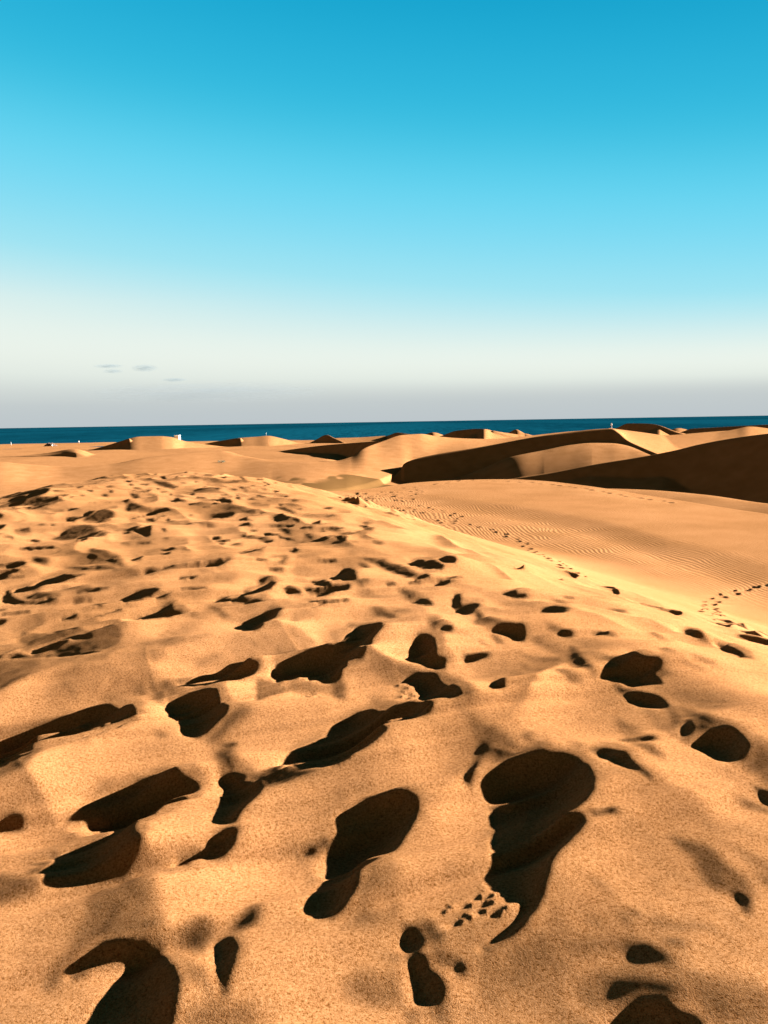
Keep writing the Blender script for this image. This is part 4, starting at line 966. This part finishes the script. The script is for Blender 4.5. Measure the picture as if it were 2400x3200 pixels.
def post(loc, h, label, m, lean=0.0, rad=.10, cap=False):
    t = thing('marker_post', label, 'post', loc)
    bm = bmesh.new(); tube(bm, [(0, 0, -.3), (lean * .5, 0, h * .5), (lean, 0, h)], [rad, rad, rad * .85], 12)
    link_mesh('shaft', bm, m, t, True)
    bm = bmesh.new(); tube(bm, [(lean, 0, h + .003), (lean, 0, h + .05), (lean, 0, h + .09)], [rad, rad, rad * .4], 12)
    link_mesh('cap', bm, m, t, True)
    return t

# person on the far peak
x, y = spot(1911, 1338.6, 249)
person((x, y, height_at(x, y) - .01), math.radians(150), 'small person in white top and dark shorts on the far dune peak at right', M_WHITE, M_DARK, .18)
# figure in white near the shore
x, y = spot(247, 1388, 440)
person((x, y, height_at(x, y) - .01), math.radians(20), 'tiny figure all in white standing at the shore behind the left dunes', M_WHITE, M_WHITE, .08)
x, y = spot(35, 1392, 440)
post((x, y, height_at(x, y)), 1.75, 'slim white post on the beach at the far left edge', M_POST)
x, y = spot(831, 1362, 352)
post((x, y, height_at(x, y)), 1.5, 'thin pale leaning pole on top of a far crest against the sea', M_POST2, .22, .055)

# white hut behind the far left dune
def hut():
    x, y = spot(555, 1384, 332)
    z = height_at(x, y)
    t = thing('beach_hut', 'small white square hut peeping over the far left dune', 'hut', (x, y, z - .1), None, math.radians(-8))
    bm = bmesh.new(); box(bm, -.95, .95, -.8, .8, -.4, 1.85); bmesh.ops.bevel(bm, geom=bm.edges[:], offset=.02, segments=1)
    link_mesh('wall', bm, M_PAINT, t)
    bm = bmesh.new(); box(bm, -1.05, 1.05, -.9, .9, 1.853, 1.97); bmesh.ops.bevel(bm, geom=bm.edges[:], offset=.015, segments=1)
    link_mesh('roof', bm, M_PAINT, t)
    bm = bmesh.new(); box(bm, .953, 1.0, -.4, .4, .1, 1.7); d = link_mesh('door', bm, M_DOOR, t)
    bm = bmesh.new(); box(bm, 1.003, 1.05, .25, .31, .8, .95); link_mesh('handle', bm, M_DARK, d)
hut()

# low heap of dark stones on the beach
def stone_heap():
    x, y = spot(157, 1396, 400)
    z = height_at(x, y)
    t = thing('stone_heap', 'low dark brown heap of stones on the beach at left', 'stone heap', (x, y, z))
    bm = bmesh.new(); rnd = random.Random(5)
    for i in range(90):
        u = rnd.uniform(-1, 1); w = rnd.uniform(-1, 1)
        hx = u * 2.7; hh = 1.55 * max(0, 1 - (u * .95) ** 2) * max(0, 1 - w * w)
        r = bmesh.ops.create_icosphere(bm, subdivisions=2, radius=rnd.uniform(.22, .5))
        for v in r['verts']:
            v.co *= 1 + .18 * math.sin(v.co.x * 9 + i) * math.cos(v.co.y * 8 - i)
            v.co.z *= .7
        bmesh.ops.translate(bm, vec=(hx, w * 1.4, hh - .25 * rnd.random()), verts=r['verts'])
    link_mesh('stones', bm, M_STONE, t, False)
    bm = bmesh.new(); r = bmesh.ops.create_icosphere(bm, subdivisions=2, radius=.42)
    for v in r['verts']: v.co.z *= .8; v.co *= 1 + .1 * math.sin(v.co.x * 8)
    o = link_mesh('pale_rock', bm, M_PALE)
    o.location = (x + 1.55, y - 1.9, height_at(x + 1.55, y - 1.9) + .6)
    o['label'] = 'pale rounded rock leaning in front of the dark stone heap'; o['category'] = 'rock'
    o.location.z = height_at(x + 1.55, y - 1.9) + .3
stone_heap()

# dry shrub on the pale left slope's crest
def shrub():
    x, y = spot(690, 1408, 150)
    z = height_at(x, y)
    t = thing('dry_shrub', 'tiny dark dry shrub on the crest of the pale left slope', 'shrub', (x, y, z))
    rnd = random.Random(3)
    b1 = bmesh.new(); b2 = bmesh.new()
    for i in range(26):
        a = rnd.uniform(0, 6.28); s = rnd.uniform(.2, .5)
        p1 = Vector((math.cos(a) * s * 1.4, math.sin(a) * s, rnd.uniform(.12, .34)))
        tube(b1, [(0, 0, -.05), tuple(p1 * .5 + Vector((0, 0, .05))), tuple(p1)], [.012, .009, .005], 5)
        for k in range(14):
            c = p1 + Vector([rnd.gauss(0, .08) for _ in range(3)])
            d = Vector([rnd.gauss(0, 1) for _ in range(3)]).normalized() * .045
            e = d.orthogonal().normalized() * .02
            b2.faces.new([b2.verts.new(c - d), b2.verts.new(c + e), b2.verts.new(c + d), b2.verts.new(c - e)])
    link_mesh('stem', b1, M_TWIG, t); link_mesh('foliage', b2, M_LEAF, t)
shrub()

# small wisps of cloud low over the sea on the left
def cloud_material(name, dens, col):
    m = bpy.data.materials.new(name); m.use_nodes = True
    nt = m.node_tree; nt.nodes.clear(); L = nt.links.new
    out = nt.nodes.new('ShaderNodeOutputMaterial'); pv = nt.nodes.new('ShaderNodeVolumePrincipled')
    tc = nt.nodes.new('ShaderNodeTexCoord')
    nz = nt.nodes.new('ShaderNodeTexNoise'); nz.inputs['Scale'].default_value = 3.2; nz.inputs['Detail'].default_value = 4
    L(tc.outputs['Object'], nz.inputs['Vector'])
    ln = nt.nodes.new('ShaderNodeVectorMath'); ln.operation = 'LENGTH'; L(tc.outputs['Object'], ln.inputs[0])
    mr = nt.nodes.new('ShaderNodeMapRange'); mr.inputs['From Min'].default_value = 1.0; mr.inputs['From Max'].default_value = 0.1; mr.inputs['To Max'].default_value = 1.0
    L(ln.outputs['Value'], mr.inputs['Value'])
    ad = nt.nodes.new('ShaderNodeMath'); ad.operation = 'MULTIPLY_ADD'; ad.inputs[1].default_value = 1.6; ad.inputs[2].default_value = -0.55
    L(nz.outputs['Fac'], ad.inputs[0])
    mu = nt.nodes.new('ShaderNodeMath'); mu.operation = 'MULTIPLY'; mu.use_clamp = True; L(ad.outputs[0], mu.inputs[0]); L(mr.outputs['Result'], mu.inputs[1])
    de = nt.nodes.new('ShaderNodeMath'); de.operation = 'MULTIPLY'; de.inputs[1].default_value = dens; L(mu.outputs[0], de.inputs[0])
    L(de.outputs[0], pv.inputs['Density']); pv.inputs['Color'].default_value = (*col, 1)
    L(pv.outputs['Volume'], out.inputs['Volume'])
    return m
M_CLOUD = cloud_material('cloud_vapour', 0.03, (.10, .135, .16)); M_BANK = cloud_material('thin_cloud_vapour', 0.003, (.13, .15, .165))
for px, py, w, h, lab in [(339, 1144, 52, 7, 'thin dark grey wisp of cloud, uppermost on the left above the sea'), (353, 1160, 36, 8, 'small smudgy grey cloud just under the thin wisp on the left'),
                          (452, 1150, 46, 13, 'faint pale blue curl of cloud to the right of the grey wisps'), (545, 1187, 44, 7, 'tiny faint cloud scrap to the right of the other wisps in the hazy sky'),
                          (640, 1226, 420, 34, 'long low grey bank of haze cloud just above the sea on the left')]:
    D = 9000.0
    p = ray(px, py) * D
    bm = bmesh.new(); bmesh.ops.create_icosphere(bm, subdivisions=3, radius=1)
    for v in bm.verts: v.co *= 1 + .12 * math.sin(5 * v.co.x + px) * math.cos(4 * v.co.y)
    o = link_mesh('cloud', bm, M_BANK if w > 200 else M_CLOUD)
    o.location = p; o.scale = (w / F_PX * D, w / F_PX * D * .5, h / F_PX * D)
    o['label'] = lab; o['category'] = 'cloud'
    if w < 200: o['group'] = 'wisps of cloud'

# ------------------------------------------------------------------ sky and sun
def build_world():
    w = bpy.data.worlds.new('World'); scene.world = w; w.use_nodes = True
    nt = w.node_tree; L = nt.links.new
    bg = nt.nodes['Background']; bg.inputs['Strength'].default_value = SKY_STRENGTH
    tc = nt.nodes.new('ShaderNodeTexCoord')
    sep = nt.nodes.new('ShaderNodeSeparateXYZ'); L(tc.outputs['Generated'], sep.inputs[0])
    el = nt.nodes.new('ShaderNodeMath'); el.operation = 'MULTIPLY_ADD'; el.inputs[1].default_value = 0.085
    L(sep.outputs['X'], el.inputs[0])
    # bend of the azimuth term only well above the horizon haze
    L(sep.outputs['Z'], el.inputs[2])
    up = nt.nodes.new('ShaderNodeMapRange'); up.inputs['From Min'].default_value = 0.03; up.inputs['From Max'].default_value = 0.14
    L(sep.outputs['Z'], up.inputs['Value'])
    mixz = nt.nodes.new('ShaderNodeMix'); mixz.data_type = 'FLOAT'
    L(up.outputs['Result'], mixz.inputs[0]); L(sep.outputs['Z'], mixz.inputs[2]); L(el.outputs[0], mixz.inputs[3])
    rp = nt.nodes.new('ShaderNodeValToRGB'); rp.color_ramp.interpolation = 'B_SPLINE'
    e = rp.color_ramp.elements
    for i, (p, c) in enumerate(SKY_STOPS):
        if i == 0: q = e[0]; q.position = p
        elif i == 1: q = e[1]; q.position = p
        else: q = e.new(p)
        q.color = (*c, 1)
    L(mixz.outputs[0], rp.inputs['Fac'])
    sky = nt.nodes.new('ShaderNodeTexSky'); sky.sky_type = 'NISHITA'; sky.sun_disc = False
    sky.sun_elevation = SUN_EL; sky.sun_rotation = SUN_AZ
    sc = mix_rgb(nt, 'MULTIPLY', 1.0); L(sky.outputs['Color'], sc.inputs[6]); sc.inputs[7].default_value = (NISH, NISH, NISH, 1)
    gr = mix_rgb(nt, 'MULTIPLY', 1.0); L(rp.outputs['Color'], gr.inputs[6]); gr.inputs[7].default_value = (SKY_GAIN, SKY_GAIN, SKY_GAIN, 1)
    # unseen sky behind the camera: warm tint added to warm the shadows
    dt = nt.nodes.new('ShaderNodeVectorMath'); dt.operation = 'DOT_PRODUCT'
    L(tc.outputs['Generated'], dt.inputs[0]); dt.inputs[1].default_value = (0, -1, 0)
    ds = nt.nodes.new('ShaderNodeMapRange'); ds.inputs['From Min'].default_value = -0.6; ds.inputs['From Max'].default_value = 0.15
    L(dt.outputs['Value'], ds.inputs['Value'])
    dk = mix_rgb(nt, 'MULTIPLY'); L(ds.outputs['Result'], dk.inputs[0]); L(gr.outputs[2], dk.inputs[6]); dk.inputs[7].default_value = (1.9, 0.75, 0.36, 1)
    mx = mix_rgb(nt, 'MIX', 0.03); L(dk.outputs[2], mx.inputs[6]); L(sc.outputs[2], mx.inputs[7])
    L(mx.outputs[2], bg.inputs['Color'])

EXPOSURE = 3.55
SKY_STRENGTH = 0.05
SKY_GAIN = 1.0 / (SKY_STRENGTH * 2 ** EXPOSURE) / 0.97
NISH = 0.06
# sky colours from horizon to zenith; unseen upper part darkened to deepen the shadows
def lin(c):
    c = np.array(c) / 255.0
    return tuple(np.where(c <= .04045, c / 12.92, ((c + .055) / 1.055) ** 2.4))
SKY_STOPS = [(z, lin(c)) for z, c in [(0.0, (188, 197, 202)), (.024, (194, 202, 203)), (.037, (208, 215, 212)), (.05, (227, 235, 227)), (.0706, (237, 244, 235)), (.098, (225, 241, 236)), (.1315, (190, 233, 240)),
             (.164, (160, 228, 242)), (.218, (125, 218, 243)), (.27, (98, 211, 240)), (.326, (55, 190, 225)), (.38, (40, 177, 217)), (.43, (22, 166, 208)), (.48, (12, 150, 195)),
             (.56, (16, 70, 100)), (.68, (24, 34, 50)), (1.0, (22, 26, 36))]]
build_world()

sd = bpy.data.lights.new('sun', 'SUN'); sd.energy = 5.0; sd.angle = math.radians(0.53); sd.color = (1.0, 0.98, 0.93)
so = bpy.data.objects.new('sun', sd); COL.objects.link(so)
to_sun = Vector((math.sin(SUN_AZ) * math.cos(SUN_EL), math.cos(SUN_AZ) * math.cos(SUN_EL), math.sin(SUN_EL)))
so.rotation_euler = to_sun.to_track_quat('Z', 'Y').to_euler()

# ------------------------------------------------------------------ camera
cd = bpy.data.cameras.new('camera'); cd.sensor_fit = 'VERTICAL'; cd.sensor_height = 32; cd.lens = 32 * F_PX / 3200
cd.clip_start = 0.05; cd.clip_end = 200000
cam = bpy.data.objects.new('camera', cd); COL.objects.link(cam)
mw = Matrix.Identity(4)
for i in range(3):
    mw[i][0] = _r[i]; mw[i][1] = _u[i]; mw[i][2] = -_f[i]
cam.matrix_world = mw
scene.camera = cam
vs = scene.view_settings
scene.display_settings.display_device = 'sRGB'
vs.view_transform = 'Standard'; vs.look = 'None'; vs.exposure = EXPOSURE; vs.gamma = 1; vs.use_curve_mapping = False
scene.cycles.use_denoising = True
